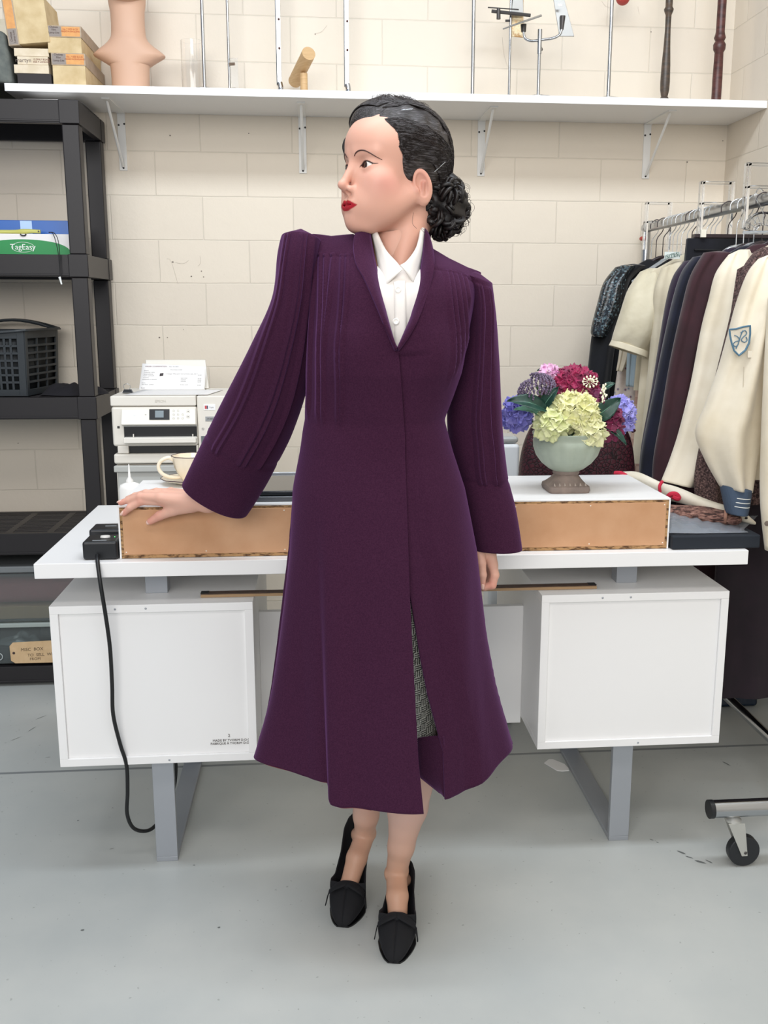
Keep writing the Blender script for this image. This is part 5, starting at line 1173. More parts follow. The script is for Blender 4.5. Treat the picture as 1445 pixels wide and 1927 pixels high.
for k, s in enumerate(('Item total', 'Delivery', 'Subtotal', '', 'Order total')): tl(.62, .42+.055*k, s); tl(.88, .42+.055*k, '£0.00' if s else '')
plate([onpage(.29, .38), onpage(.345, .36), onpage(.345, .27), onpage(.29, .29)], .0003).build('printed_picture', pkd, o)
o = sheet('paper_sheets', [(-.575, PY+.02, ztp+.0015), (-.33, PY+.02, ztp+.0015), (-.30, PY+.20, ztp+.0015), (-.55, PY+.20, ztp+.0020)], 'loose white papers lying flat on the printer lid', mat=paper)
bc_ = at(226, 741, Y=PY+.10)[0]
t = thing('binder_clip', 'small black binder clip on the printer lid', 'clip', (-.575, PY+.09, ztp+.002))
MB().hexa([(-.592, PY+.08, ztp+.0025), (-.562, PY+.08, ztp+.0025), (-.562, PY+.10, ztp+.0025), (-.592, PY+.10, ztp+.0025), (-.588, PY+.088, ztp+.012), (-.566, PY+.088, ztp+.012), (-.566, PY+.094, ztp+.012), (-.588, PY+.094, ztp+.012)]).build('clip_body', blk, t)
MB().tube([(-.585, PY+.09, ztp+.012), (-.588, PY+.085, ztp+.024), (-.578, PY+.083, ztp+.030), (-.568, PY+.085, ztp+.024), (-.571, PY+.09, ztp+.012)], .0008, 6, sub=4).build('wire_handle', chrome, t)
# ------------------------------------------------------------------ urn of silk hydrangeas
stone = M('grey_green_stoneware', 'aab4a4', .55).vary('98a394', 12, .3, .7, 5); stone.bump(60, .08, .001)
brown = M('weathered_urn_foot', '8a7a70', .65).vary('6f625b', 22)
UX, UY, UZ = .572, 2.235, .8622
urn = thing('urn_vase', 'grey-green lobed stoneware urn on a square brown foot, on the riser', 'vase', (UX, UY, UZ))
g = []
for r, z in ((.004, .046), (.030, .046), (.042, .052), (.060, .066), (.074, .084), (.081, .104), (.082, .118), (.079, .126), (.083, .131), (.084, .136), (.080, .137), (.076, .130), (.074, .110), (.055, .075), (.004, .066)):
    lob = .035 if r > .03 and z < .126 and r < .0815 else .0
    g.append([(UX+r*.96*(1+lob*(abs(math.cos(7*t))-.6)*1.0)*math.cos(t), UY+r*.96*(1+lob*(abs(math.cos(7*t))-.6))*math.sin(t), UZ+z) for t in np.linspace(0, 2*PI, 113)[:-1]])
MB().grid(g, cv=True, capu=True).build('bowl', stone, urn, smooth=70)
g = []
for h, z, e in ((.047, 0, .22), (.049, .006, .22), (.048, .014, .25), (.042, .018, .3), (.034, .028, .6), (.028, .038, .9), (.031, .041, 1), (.031, .049, 1)):
    g.append([(UX+h*math.copysign(abs(math.cos(t))**e, math.cos(t)), UY+h*math.copysign(abs(math.sin(t))**e, math.sin(t)), UZ+z+.0002) for t in np.linspace(0, 2*PI, 65)[:-1]])
MB().grid(g, cv=True, capu=True).build('foot', brown, urn, smooth=40)
mb = MB()
for k in range(7):
    x = UX-.036+.012*k; mb.tube([(x, UY-.0445, UZ+.016), (x, UY-.040, UZ+.022)], [.0028, .001], 6)
mb.build('carved_band', M('pale_carving', 'a79a90', .7), urn)
def petalmat(n, a, b): m = M(n, a, .6, sheen=.2).vary(b, 70, .35, .7, 3); m.bump(200, .15, .0006); return m
FL = random.Random(12)
def floret(mb, mbc_, c, n, R, np_=4, cup=.25, ruf=.12):
    n = np.array(n, float); n /= np.linalg.norm(n); u = np.cross(n, [.31, .2, .9]); u /= np.linalg.norm(u); v = np.cross(n, u); a0 = FL.random()*6
    for k in range(np_):
        a = a0+2*PI*k/np_+FL.gauss(0, .08); d = u*math.cos(a)+v*math.sin(a); s = np.cross(n, d); tl_ = FL.uniform(-.15, .35); g = []
        for i in range(7):
            t = i/6; w_ = R*.54*math.sin(PI*min(1, .10+.80*t))**.8*(1.05 if t > .3 else 1); row_ = []
            for j in range(7):
                q = -1+2*j/6; edge = max(abs(q), t)
                row_.append(c+d*R*t*(1-.10*q*q*t)+s*w_*q+n*R*(cup*t*t+tl_*t*t*.6+ruf*edge**2*math.sin(a0*3+q*4+t*5+k)))
            g.append(row_)
        mb.grid(g)
    mbc_.ball(c+n*R*.06, R*.09, 8, 5)
def bloom(center, rad, n, R, mat, cen, label, name='hydrangea_head', facing=(0, -1, .25), spread=1.0, flat=.75):
    c = np.array(center, float); t = thing(name, label, 'flower', tuple(c), 'silk flowers in the urn'); mb, mc = MB(), MB(); f = np.array(facing, float); f /= np.linalg.norm(f)
    k = 0; i = 0
    while k < n and i < 4000:
        i += 1; z = 1-2*(i*.7548777 % 1); a = i*2*PI*.5698403; d = np.array([math.sqrt(1-z*z)*math.cos(a), math.sqrt(1-z*z)*math.sin(a), z])
        if d@f < -.25*spread: continue
        d += np.array([FL.gauss(0, .12) for _ in range(3)]); d /= np.linalg.norm(d)
        floret(mb, mc, c+d*np.array(rad)*.80, d+f*.25, R*FL.uniform(.85, 1.15)); k += 1
    mb.build('petals', mat, t, smooth=60, solid=.0005); mc.build('flower_centres', cen, t)
    MB().tube([c-f*.005, (c*.5+np.array([UX, UY, UZ+.12])*.5), (UX, UY, UZ+.095)], .0025, 6, sub=3).build('stem', M('silk_stem', '4d6a3c', .6) if 'silk_stem' not in bpy.data.materials else bpy.data.materials['silk_stem'], t); return t
def F(px, py, dy): return at(px, py, Y=UY+dy)
yel = M('yellow_centre', 'e8e6b0', .5)
bloom(F(1082, 772, -.040), (.060, .040, .044), 40, .0250, petalmat('cream_yellow_petals', 'efecbe', 'dfe09a'), yel, 'large cream-yellow hydrangea head at the front of the urn bouquet')
bloom(F(1040, 800, -.055), (.036, .026, .034), 13, .0235, petalmat('pale_green_petals', 'e6e8bc', 'd3da94'), yel, 'pale greenish-cream hydrangea sprig drooping over the urn rim at left')
bloom(F(1112, 812, -.055), (.032, .022, .030), 12, .0225, petalmat('ivory_petals', 'ece9c2', 'd9dba0'), yel, 'small ivory hydrangea sprig drooping over the rim at centre right')
bloom(F(1080, 724, -.01), (.056, .044, .040), 44, .0220, petalmat('magenta_petals', 'a3174f', '6f1740'), M('pink_centre', 'e6c4dc', .5), 'magenta hydrangea head at the top of the urn bouquet', facing=(0, -.7, .7))
bloom(F(1112, 752, -.035), (.028, .020, .022), 10, .020, petalmat('plum_petals', '7c1c50', '571440'), M('pink_centre2', 'd9b0d0', .5), 'small plum purple sprig between the cream and magenta heads')
bloom(F(972, 780, .0), (.028, .034, .034), 20, .0225, petalmat('lavender_petals', '8c86cf', '6d6bc0'), M('pale_blue_centre', 'b8c4ee', .5), 'lavender blue hydrangea sprig at the left side of the urn')
bloom(F(1166, 782, .01), (.032, .034, .044), 26, .0210, petalmat('blue_violet_petals', '7f7ccb', 'a9a4dd'), M('pale_blue_centre2', 'c8d0f2', .5), 'blue-violet hydrangea head at the right side of the urn')
bloom(F(1150, 798, -.03), (.022, .022, .038), 14, .0190, petalmat('wine_petals', '7d1747', '5a1238'), M('pink_centre3', 'd58cb4', .5), 'wine red sprig tucked between cream and blue-violet flowers')
bloom(F(1034, 706, .0), (.022, .022, .018), 8, .017, petalmat('pink_white_petals', 'e8c4dc', 'c46aa8'), yel, 'small pink and white sprig at the upper left of the magenta head')
bloom(F(1062, 752, .03), (.062, .045, .040), 26, .022, petalmat('deep_plum_petals', '4a1030', '2c0b1e'), M('pink_centre4', 'c070a0', .5), 'dark plum filler blossoms deep between the flower heads')
# mauve sedum
sd_ = petalmat('dusty_mauve_buds', '7d6a86', '594a63'); c = F(1010, 728, -.035); t = thing('sedum_head', 'dusty mauve sedum head at the upper left of the bouquet', 'flower', tuple(c), 'silk flowers in the urn'); mb = MB()
for i in range(420):
    z = 1-1.5*(i*.7548777 % 1); a = i*2*PI*.5698403; q = math.sqrt(max(0, 1-z*z)); d = np.array([q*math.cos(a), q*math.sin(a), z]); p_ = c+d*np.array([.040, .034, .030])*(1+.06*FL.random())+np.array([0, 0, -.012*(d[0] < -.3)]); mb.ball(p_, .0026*FL.uniform(.7, 1.2), 5, 3)
mb.build('bud_cluster', sd_, t, smooth=60); MB().tube([c, (UX, UY, UZ+.1)], .002, 6).build('stem', bpy.data.materials['silk_stem'], t)
# white star sprigs
wsp = M('ivory_buds', 'f0edd2', .5)
for (px, py), lb in (((1110, 718), 'white starry bud sprig over the magenta flowers'), ((1135, 740), 'ivory bud spike right of the magenta flowers')):
    c = F(px, py, -.055); t = thing('bud_sprig', lb, 'flower', tuple(c), 'silk flowers in the urn'); mb = MB()
    for i in range(17):
        if px == 1110: a = i*2*PI/12; R = .0165 if i < 12 else .008; e = c+np.array([R*math.cos(a), -.002, R*.72*math.sin(a)])
        else: e = c+np.array([FL.gauss(0, .0035), -.002, .020-.0024*i])
        mb.tube([c*.7+e*.3, e], [.0006, .0008], 5); mb.ball(e, (.0024, .0022, .0030), 7, 5)
    mb.build('buds', wsp, t, smooth=60); MB().tube([c, c+np.array([-.004, .01, -.025]), (UX, UY, UZ+.11)], .0009, 6, sub=3).build('stem', M('lime_stem', '9aa865', .5), t)
leafm = M('dark_green_leaf', '1d3a30', .38, spec=.5).vary('2c5044', 40); leafu = M('pale_leaf', '6f9f86', .45)
def leaf(base, tip, wd, nrm_, label, mat=leafm, curl=.15):
    b, t_ = np.array(base), np.array(tip); d = t_-b; L = np.linalg.norm(d); d /= L; n = np.array(nrm_, float); n -= d*(n@d); n /= np.linalg.norm(n); s = np.cross(d, n); g = []
    for i in range(17):
        u = i/16; w_ = wd*math.sin(PI*u**.8)**.75; g.append([b+d*L*u+s*w_*q*(1+.05*math.sin(u*60)*(abs(q) > .9))+n*(-.25*wd*q*q*0+.35*wd*abs(q)*1+curl*L*math.sin(PI*u)-.0012*math.cos(u*45)*abs(q)) for q in np.linspace(-1, 1, 9)])
    o = MB().grid(g).build('leaf', mat, smooth=70, solid=.0006); props(o, label, 'leaf', 'silk leaves in the urn')
    MB().tube([b+n*.0005, b+d*L*.5+n*(curl*L+.0006), t_], [.001, .0008, .0003], 5, sub=4).build('midrib', leafu, o)
leaf(F(1030, 774, -.05), F(953, 756, -.06), .020, (.1, -.8, .7), 'broad dark green leaf over the lavender flowers at left')
leaf(F(1022, 790, -.03), F(966, 772, -.055), .013, (.1, -.6, .9), 'pale green turned leaf edge below the broad left leaf', leafu)
leaf(F(1020, 770, -.04), F(1052, 728, -.06), .014, (-.3, -.9, .4), 'dark green leaf beside the mauve sedum')
leaf(F(1112, 790, -.03), F(1168, 748, -.045), .021, (.3, -.9, .4), 'broad dark leaf between the cream and blue-violet flowers')
leaf(F(1130, 795, -.03), F(1178, 838, -.05), .010, (.4, -.9, .2), 'narrow dark leaf hanging at the lower right of the bouquet')
leaf(F(1040, 705, .02), F(1010, 698, .0), .008, (0, -.5, .9), 'small dark leaf at the upper left of the magenta head')
leaf(F(1135, 735, .01), F(1158, 722, .0), .010, (0, -.6, .7), 'small dark leaf behind the ivory bud spike')
# ------------------------------------------------------------------ white canister and crocodile bag
x = at(962, 860, Y=2.86)[0]
t = thing('canister', 'tall narrow white canister behind the riser beside the wall', 'canister', (x-.02, 2.92, 0))
MB().box(x-.06, x+.026, 2.86, 2.96, .001, at(960, 836, Y=2.86)[2]).build('body', M('white_plastic_panel', 'e3e6e8', .35), t, bevel=.012, seg=4)
MB().box(x-.056, x+.022, 2.864, 2.956, at(960, 835, Y=2.86)[2], at(960, 822, Y=2.86)[2]).build('lid', M('clear_grey_lid', 'c3c6c4', .2, trans=.3), t, bevel=.010, seg=4)
croc = M('crocodile_leather', '33151d', .48, spec=.35)
vn = croc.node('ShaderNodeTexVoronoi', feature='DISTANCE_TO_EDGE'); vn.inputs['Scale'].default_value = 95; croc.l.new(croc.coord(), vn.inputs['Vector'])
croc.l.new(croc.ramp(vn.outputs[0], [(.02, '14070b'), (.10, '3a1720'), (.5, '4c2029')]), croc.b.inputs['Base Color']); croc.bump(fac=croc.ramp(vn.outputs[0], [(0, '000000'), (.15, 'ffffff')]), strength=.5, dist=.0012)
Yc = 2.56; g = []
xa, xb = at(984, 860, Y=Yc)[0], at(1205, 860, Y=Yc)[0]; zt2_ = at(1170, 800, Y=Yc)[2]
t = thing('handbag', 'dark burgundy crocodile-pattern bag on the desk behind the urn', 'bag', ((xa+xb)/2, 2.61, .7456))
for k in range(14):
    v = k/13; z = .7458+(zt2_-.7458)*v; sh_ = 1-.22*v**4; d_ = .055*(1-.6*v**3)
    g.append([((xa+xb)/2+(xb-xa)/2*sh_*math.copysign(abs(math.cos(a))**.5, math.cos(a)), 2.61+d_*math.copysign(abs(math.sin(a))**.7, math.sin(a)), z) for a in np.linspace(0, 2*PI, 61)[:-1]])
MB().grid(g, cv=True, capu=True).build('bag_body', croc, t, smooth=60)
pc = at(1200, 790, Y=Yc)
MB().tube([(xb-.20, 2.58, zt2_-.01), (xb-.17, 2.575, zt2_+.012), (xb-.10, 2.575, zt2_+.020), (xb-.04, 2.575, zt2_+.010), (xb-.015, 2.58, zt2_-.02)], .006, 10, sub=5).build('handle', croc, t)
# ------------------------------------------------------------------ folded things on the right end of the desk
navy = M('navy_cloth', '1a2029', .85).bump(80, .3, .001)
bz1 = at(1300, 1005, Y=2.125)[2]
o = MB().box(B1+.004, .995, 2.105, 2.40, .7458, bz1).build('folded_navy_cloth', navy, bevel=.004, seg=3); props(o, 'flat folded dark navy cloth on the right end of the desktop', 'cloth')
pb = M('clear_polythene', 'c9cfd8', .12, trans=.6, ior=1.15); pb.b.inputs['Alpha'].default_value = .6
g = []
for i in range(15):
    u = i/14; a = at(1258+(1400-1258)*u, 975+27*u**.8, Y=2.15); b = at(1258+(1425-1258)*u, 965+22*u, Y=2.30); f_ = at(1258+150*u, 1003+2*u, Y=2.118)
    row_ = [f_, a*.5+f_*.5+[0, -.004, .004*math.sin(i*2.1)], a+[0, 0, .004*math.sin(i*1.7)], (a+b)/2+[0, 0, .010+.004*math.sin(i*2.9)], b]; g.append([[p_[0], p_[1], max(p_[2], bz1+.003)] for p_ in row_])
o = MB().grid(np.array([spline(np.array(r), 4) for r in g])).build('plastic_bag', pb, smooth=70, solid=.0006); props(o, 'crumpled clear plastic bag on the navy cloth under the brown knit', 'plastic bag')
kn = M('brown_crochet', '7a564c', .9)
kv = kn.noise(140, 3, .6, stretch=(.5, 1, 1.6)); kn.l.new(kn.ramp(kv, [(.40, '3a2622'), (.52, '7e5a50'), (.7, 'a98475')]), kn.b.inputs['Base Color']); kn.bump(140, .9, .003, 3, stretch=(.5, 1, 1.6))
def lump(name, mat, ctr, rad, label, cat, par=None, n=20, flat=.62, solid=0):
    """soft rolled or folded cloth lofted along a line"""
    C = spline(np.array([c_ for c_ in ctr], float), 8); Rr = spline(np.array([[r_] for r_ in rad], float), 8)[:, 0]; g = []
    for i, (c_, r_) in enumerate(zip(C, Rr)):
        g.append([c_+np.array([0, r_*1.15*math.cos(a), r_*flat*math.sin(a)*(1+.10*math.sin(3*a+i*.35))]) for a in np.linspace(0, 2*PI, n+1)[:-1]])
    o = MB().grid(g, cv=True, capu=True).build(name, mat, par, smooth=80)
    if label: props(o, label, cat)
    return o
kr = lump('knit_roll', kn, [at(1250, 962, Y=2.24), at(1300, 968, Y=2.23), at(1350, 972, Y=2.22), at(1378, 975, Y=2.21), at(1390, 976, Y=2.21)], [.030, .032, .030, .026, .016], 'brown crochet knit folded under the white jacket sleeve', 'knitwear')
MB().tube([at(1366, 960, Y=2.19), at(1365, 972, Y=2.182), at(1364, 982, Y=2.19)], .0042, 8, sub=4).build('edge_band', M('tan_knit_band', '9d7462', .85), kr)
ow = M('off_white_wool', 'e6dfcf', .85).vary('d6cdb8', 14); ow.bump(60, .25, .002)
sl = lump('folded_jacket', ow, [at(1158, 893, Y=2.485), at(1195, 900, Y=2.45), at(1235, 918, Y=2.38), at(1270, 930, Y=2.33), at(1320, 948, Y=2.27), at(1370, 962, Y=2.235), at(1402, 975, Y=2.22), at(1420, 984, Y=2.22)], [.012, .026, .032, .030, .025, .021, .018, .006], 'folded off-white jacket with red trim lying across the desk corner', 'jacket')
red = M('red_wool_trim', 'c22440', .8)
MB().tube([at(1157, 891, Y=2.462), at(1168, 891, Y=2.45), at(1178, 896, Y=2.44)], .0065, 8, sub=4).build('red_trim', red, sl)
MB().tube([at(1246, 906, Y=2.335), at(1241, 915, Y=2.325), at(1242, 926, Y=2.325)], .0042, 8, sub=4).build('red_trim', red, sl)
MB().tube([at(1256, 936, Y=2.29), at(1262, 930, Y=2.282), at(1272, 930, Y=2.28), at(1277, 937, Y=2.28), at(1273, 938, Y=2.278), at(1265, 934, Y=2.28)], .0062, 8, sub=4).build('red_trim', red, sl)
MB().ball(at(1404, 975, Y=2.19), (.004, .002, .003), 8, 5).build('buttonhole', M('dark_hole', '2a2420', .8), sl)
# ------------------------------------------------------------------ garment rail
GX, GZ = 1.2, 1.565
rack = thing('garment_rack', 'chrome garment rack on castors along the right wall, full of clothes', 'clothes rack', (GX, 2.8, 0))
MB().tube([(GX, 2.03, GZ), (GX, 3.66, GZ)], .0165, 20).build('hanging_rail', M('worn_chrome', 'b9bbbd', .28, metal=1), rack, smooth=60)
MB().tube([(GX, 2.03, .145), (GX, 3.64, .145)], .0135, 16).build('lower_rail', chrome, rack, smooth=60)
for y in (2.03, 3.645):
    MB().tube([(GX, y, .145), (GX, y, GZ)], .015, 16).build('upright', chrome, rack)
    x0, x1 = (.894, 1.49)
    cb = MB().tube([(x0, y, .145), (x1, y, .145)], .0205, 24).build('crossbar', chrome, rack, smooth=60)
    MB().tube([(x0-.010, y, .145), (x0+.0005, y, .145)], .0215, 24).build('end_cap', blk, cb)
    for xx in (x0+.052, x1-.06):
        c_ = MB().tube([(xx+.028, y-.011, .0385), (xx+.028, y+.011, .0385)], .0375, 32).build('castor_wheel', M('dark_rubber', '1d1f23', .45), rack, bevel=.003)
        MB().lathe([(.001, 0), (.018, 0), (.018, .005), (.008, .012), (.001, .012)], (xx, y, .113), 20).build('swivel_plate', M('zinc', 'c9c8c2', .35, metal=.6), c_)
        for s_2 in (-1, 1):
            yy = y+s_2*.0150; MB().hexa([(xx+.020, yy-.001, .030), (xx+.034, yy-.001, .030), (xx+.034, yy+.001, .030), (xx+.020, yy+.001, .030), (xx-.018, yy-.001, .114), (xx+.022, yy-.001, .114), (xx+.022, yy+.001, .114), (xx-.018, yy+.001, .114)]).build('fork', bpy.data.materials['zinc'], c_, bevel=.001)
        MB().ball((xx+.028, y-.0165, .0385), (.004, .0015, .004), 10, 5).build('axle_bolt', dk, c_)
# ------------------------------------------------------------------ garments
hk_black = M('dark_hanger', '2c2024', .35); hk_clear = M('clear_hanger', 'e4e9ec', .08, trans=.7, ior=1.2); hk_wire = M('wire_hanger', 'cfd2d4', .25, metal=.8)
def hanger(Y, mat, label, hw=.19, dz=0, thin=.0016, shoulder=True):
    z0 = GZ+.0165+thin; t = thing('clothes_hanger', label, 'hanger', (GX, Y, GZ), 'hangers on the garment rail')
    pts = [(GX-.024, Y, GZ-.012), (GX-.0215, Y, GZ+.008), (GX, Y, z0+.001), (GX+.0225, Y, GZ+.004), (GX+.020, Y, GZ-.020), (GX+.002, Y, GZ-.045), (GX, Y, GZ-.075), (GX, Y, GZ-.110)]
    MB().tube(pts, thin, 8, sub=5).build('hook', mat, t, smooth=60)
    if shoulder: MB().tube([(GX-hw*.78, Y, GZ-.200), (GX-hw*.4, Y, GZ-.150), (GX, Y, GZ-.112), (GX+hw*.4, Y, GZ-.150), (GX+hw*.78, Y, GZ-.200)], [.004, .0055, .006, .0055, .004], 8, sub=5).build('shoulder_bar', mat, t, smooth=60)
    return t
def cloth(name, c1, c2, rough=.9, sc=12, bs=60, sheen=.2): m = M(name, c1, rough, sheen=sheen).vary(c2, sc); m.bump(bs, .2, .0015); m.bump(13, .6, .014, 2, stretch=(1, 1, .22)); return m
def loft(name, pairs, mat, parent, N=44, fold=.007, sub=6, close=True, solid=.002):
    L = spline(np.array([at(a[0], a[1], Y=a[4]) for a in pairs]), sub); R = spline(np.array([at(a[2], a[3], Y=a[4]) for a in pairs]), sub); D = spline(np.array([[a[5]] for a in pairs]), sub)[:, 0]; g = []
    for i in range(len(L)):
        mid, h = (L[i]+R[i])/2, (R[i]-L[i])/2; hl = np.linalg.norm(h)
        g.append([mid+h*math.sin(a)*(1+.0)+np.array([0, -1, 0])*math.cos(a)*D[i]*(1+.0)+np.array([0, -1, 0])*fold*math.sin(5*math.sin(a)+i*.05)*max(0, math.cos(a)) for a in np.linspace(0, 2*PI, N+1)[:-1]])
    c = np.mean(g[0], 0); g = [[c+(p-c)*q+np.array([0, 0, .006*(1-q)]) for p in g[0]] for q in (.1, .5, .85)]+g
    return MB().grid(g, cv=True).build(name, mat, parent, smooth=80, solid=solid)
def body(Y, mat, parent, hwt, hwb, zt, zb, dep=.045, neck=.06, name='body', slope=.10, cx=GX):
    g = []; n = 26
    for k in range(n):
        v = k/(n-1); z = zb+(zt-zb)*v; hw = hwb+(hwt-hwb)*v; row_ = []
        for a in np.linspace(0, 2*PI, 61)[:-1]:
            x = hw*math.copysign(abs(math.sin(a))**.9, math.sin(a)); d = dep*(1-.5*v**6); zz = z-(slope*max(0, abs(x)-neck)/(hwt))*v**3
            row_.append((cx+x, Y-d*math.cos(a)-.006*math.sin(x*70+v*1.5)*(1-v)*math.cos(a), zz))
        g.append(row_)
    g.append([(cx+(p[0]-cx)*.9, Y+(p[1]-Y)*.2, p[2]+.006) for p in g[-1]])
    return MB().grid(g, cv=True, capu=True).build(name, mat, parent, smooth=80)
def garment(nm, cat, label, Y, loc=None): return thing(nm, label, cat, (GX, Y, 1.45), 'clothes on the garment rail')
# far dress with sequins
seq = M('sequin_black', '10151b', .18, spec=.8)
vs = seq.node('ShaderNodeTexVoronoi'); vs.inputs['Scale'].default_value = 170; seq.l.new(seq.coord(), vs.inputs['Vector']); seq.l.new(seq.ramp(vs.outputs['Color'], [(.3, '0d1116'), (.66, '1c2731'), (.92, '6f868d')]), seq.b.inputs['Base Color']); seq.bump(150, .9, .002)
blackc_ = cloth('black_crepe', '0c0e16', '080a10')
t = garment('sequin_dress', 'dress', 'black dress with sequined sleeve, farthest on the rack', 3.46); hanger(3.46, hk_black, 'dark hanger carrying the sequined dress', .17)
body(3.47, blackc_, t, .16, .20, 1.44, .62, .035)
loft('sleeve', [(1168, 500, 1215, 500, 3.43, .02), (1140, 530, 1185, 528, 3.43, .03), (1127, 570, 1172, 575, 3.42, .032), (1115, 625, 1160, 628, 3.42, .032), (1106, 700, 1150, 700, 3.41, .032), (1098, 780, 1142, 780, 3.41, .032), (1095, 850, 1140, 850, 3.41, .03)], blackc_, t)
loft('sequin_panel', [(1158, 503, 1195, 500, 3.40, .02), (1136, 532, 1176, 530, 3.385, .028), (1124, 572, 1168, 575, 3.38, .030), (1112, 622, 1146, 624, 3.385, .028), (1118, 634, 1138, 634, 3.385, .020)], seq, t, solid=.001)
# pastel things seen only at their lower parts
def simple(nm, cat, label, Y, mat, pairs, hang=None, bodyargs=None):
    t = garment(nm, cat, label, Y)
    if bodyargs: body(Y, mat, t, *bodyargs)
    loft('sleeve' if bodyargs else 'panel', pairs, mat, t)
    if hang: hanger(Y, *hang)
    return t
flo = M('floral_print', 'c3b4ae', .9); fv = flo.node('ShaderNodeTexVoronoi'); fv.inputs['Scale'].default_value = 60; flo.l.new(flo.coord(), fv.inputs['Vector']); flo.l.new(flo.ramp(fv.outputs['Distance'], [(.12, '8d4a4f'), (.2, '7f8fa0'), (.34, 'cbbcb2'), (.8, 'd8cbc0')]), flo.b.inputs['Base Color'])
simple('floral_dress', 'dress', 'pale floral print dress below the sheer blouse', 3.32, flo, [(1175, 640, 1212, 640, 3.34, .02), (1162, 700, 1210, 700, 3.34, .02), (1152, 780, 1212, 780, 3.34, .02), (1150, 850, 1214, 850, 3.34, .02)], (hk_clear, 'clear hanger behind the sheer blouse'))
fl2 = M('peach_diamond_print', 'bfa294', .9); wv = fl2.node('ShaderNodeTexChecker'); wv.inputs['Scale'].default_value = 44; wv.inputs['Color1'].default_value = lin('c4a797'); wv.inputs['Color2'].default_value = lin('b08d80'); fl2.l.new(fl2.coord(), wv.inputs['Vector']); fl2.l.new(wv.outputs['Color'], fl2.b.inputs['Base Color'])
simple('print_dress', 'dress', 'peach small-patterned dress between floral dress and purple coat', 3.16, fl2, [(1205, 660, 1240, 660, 3.16, .02), (1196, 740, 1236, 740, 3.16, .02), (1188, 820, 1232, 820, 3.16, .02), (1182, 890, 1226, 890, 3.16, .02)], (hk_wire, 'wire hanger behind the ivory blouse'))
simple('cream_blouse', 'blouse', 'cream blouse whose sleeve end shows left of the blue cuff', 3.30, cloth('cream_crepe', 'cfc3ad', 'bcae97'), [(1172, 600, 1196, 600, 3.29, .012), (1166, 660, 1186, 662, 3.29, .012), (1160, 698, 1172, 699, 3.29, .010)])
bluek = M('pale_blue_rib', '9fb0b8', .85).bump(1, .8, .002, 2, stretch=(260, 260, 3))
simple('blue_cardigan', 'cardigan', 'pale blue ribbed cardigan sleeve below the sheer blouse', 3.22, bluek, [(1183, 620, 1206, 622, 3.21, .014), (1180, 680, 1201, 682, 3.21, .014), (1178, 727, 1196, 728, 3.21, .014)])
simple('rose_blouse', 'blouse', 'dusty pink sleeve end right of the blue cuff', 3.16, cloth('dusty_pink', 'b89c9b', 'a88b8a'), [(1204, 640, 1224, 640, 3.135, .012), (1200, 670, 1220, 672, 3.135, .012), (1197, 694, 1213, 698, 3.135, .012)])
# sheer puff-sleeve blouse
org_ = M('ivory_organza', 'd8cfb6', .6, sheen=.3).vary('c9bfa4', 10); org_.b.inputs['Alpha'].default_value = .93; org_.bump(14, .6, .01, 3)
t = garment('sheer_blouse', 'blouse', 'sheer ivory blouse with a full puffed sleeve and turned cuff', 3.10); hanger(3.12, hk_clear, 'clear plastic hanger in the sheer blouse', .15)
body(3.12, org_, t, .17, .19, 1.42, 1.02, .03)
loft('puff_sleeve', [(1205, 512, 1238, 505, 3.04, .02), (1183, 545, 1247, 530, 3.02, .045), (1168, 590, 1250, 575, 3.00, .060), (1155, 630, 1243, 625, 3.00, .062), (1150, 650, 1224, 668, 3.01, .045)], org_, t, fold=.006)
loft('cuff', [(1152, 640, 1222, 664, 3.005, .052), (1147, 650, 1219, 675, 3.005, .053)], cloth('organza_cuff', 'ddd3bb', 'd2c7ad'), t, fold=.002)
# ivory blouse
t = garment('ivory_blouse', 'blouse', 'ivory blouse with printed neck label between sheer blouse and black skirt', 3.0); hanger(3.0, hk_clear, 'clear hanger holding the ivory blouse', .17)
iv = cloth('ivory_voile', 'cfc5ae', 'c0b59c'); body(3.01, iv, t, .19, .22, 1.455, .80, .03)
loft('sleeve', [(1245, 505, 1290, 490, 2.95, .02), (1232, 545, 1285, 545, 2.94, .03), (1228, 600, 1275, 600, 2.94, .03), (1222, 680, 1262, 680, 2.94, .03), (1214, 760, 1250, 760, 2.94, .028), (1207, 840, 1240, 840, 2.94, .025)], iv, t)
lb_ = MB().box(at(1250, 480, Y=2.93)[0], at(1279, 480, Y=2.93)[0], 2.928, 2.930, at(1265, 487, Y=2.93)[2], at(1265, 474, Y=2.93)[2]).build('size_label', M('label_white', 'd9e0dc', .6), t)
text('label_print', '|SIZES|', .016, M('label_green_print', '44665c', .6), at(1265, 481, Y=2.926), (1, 0, .25), (-.25, 0, 1), lb_)
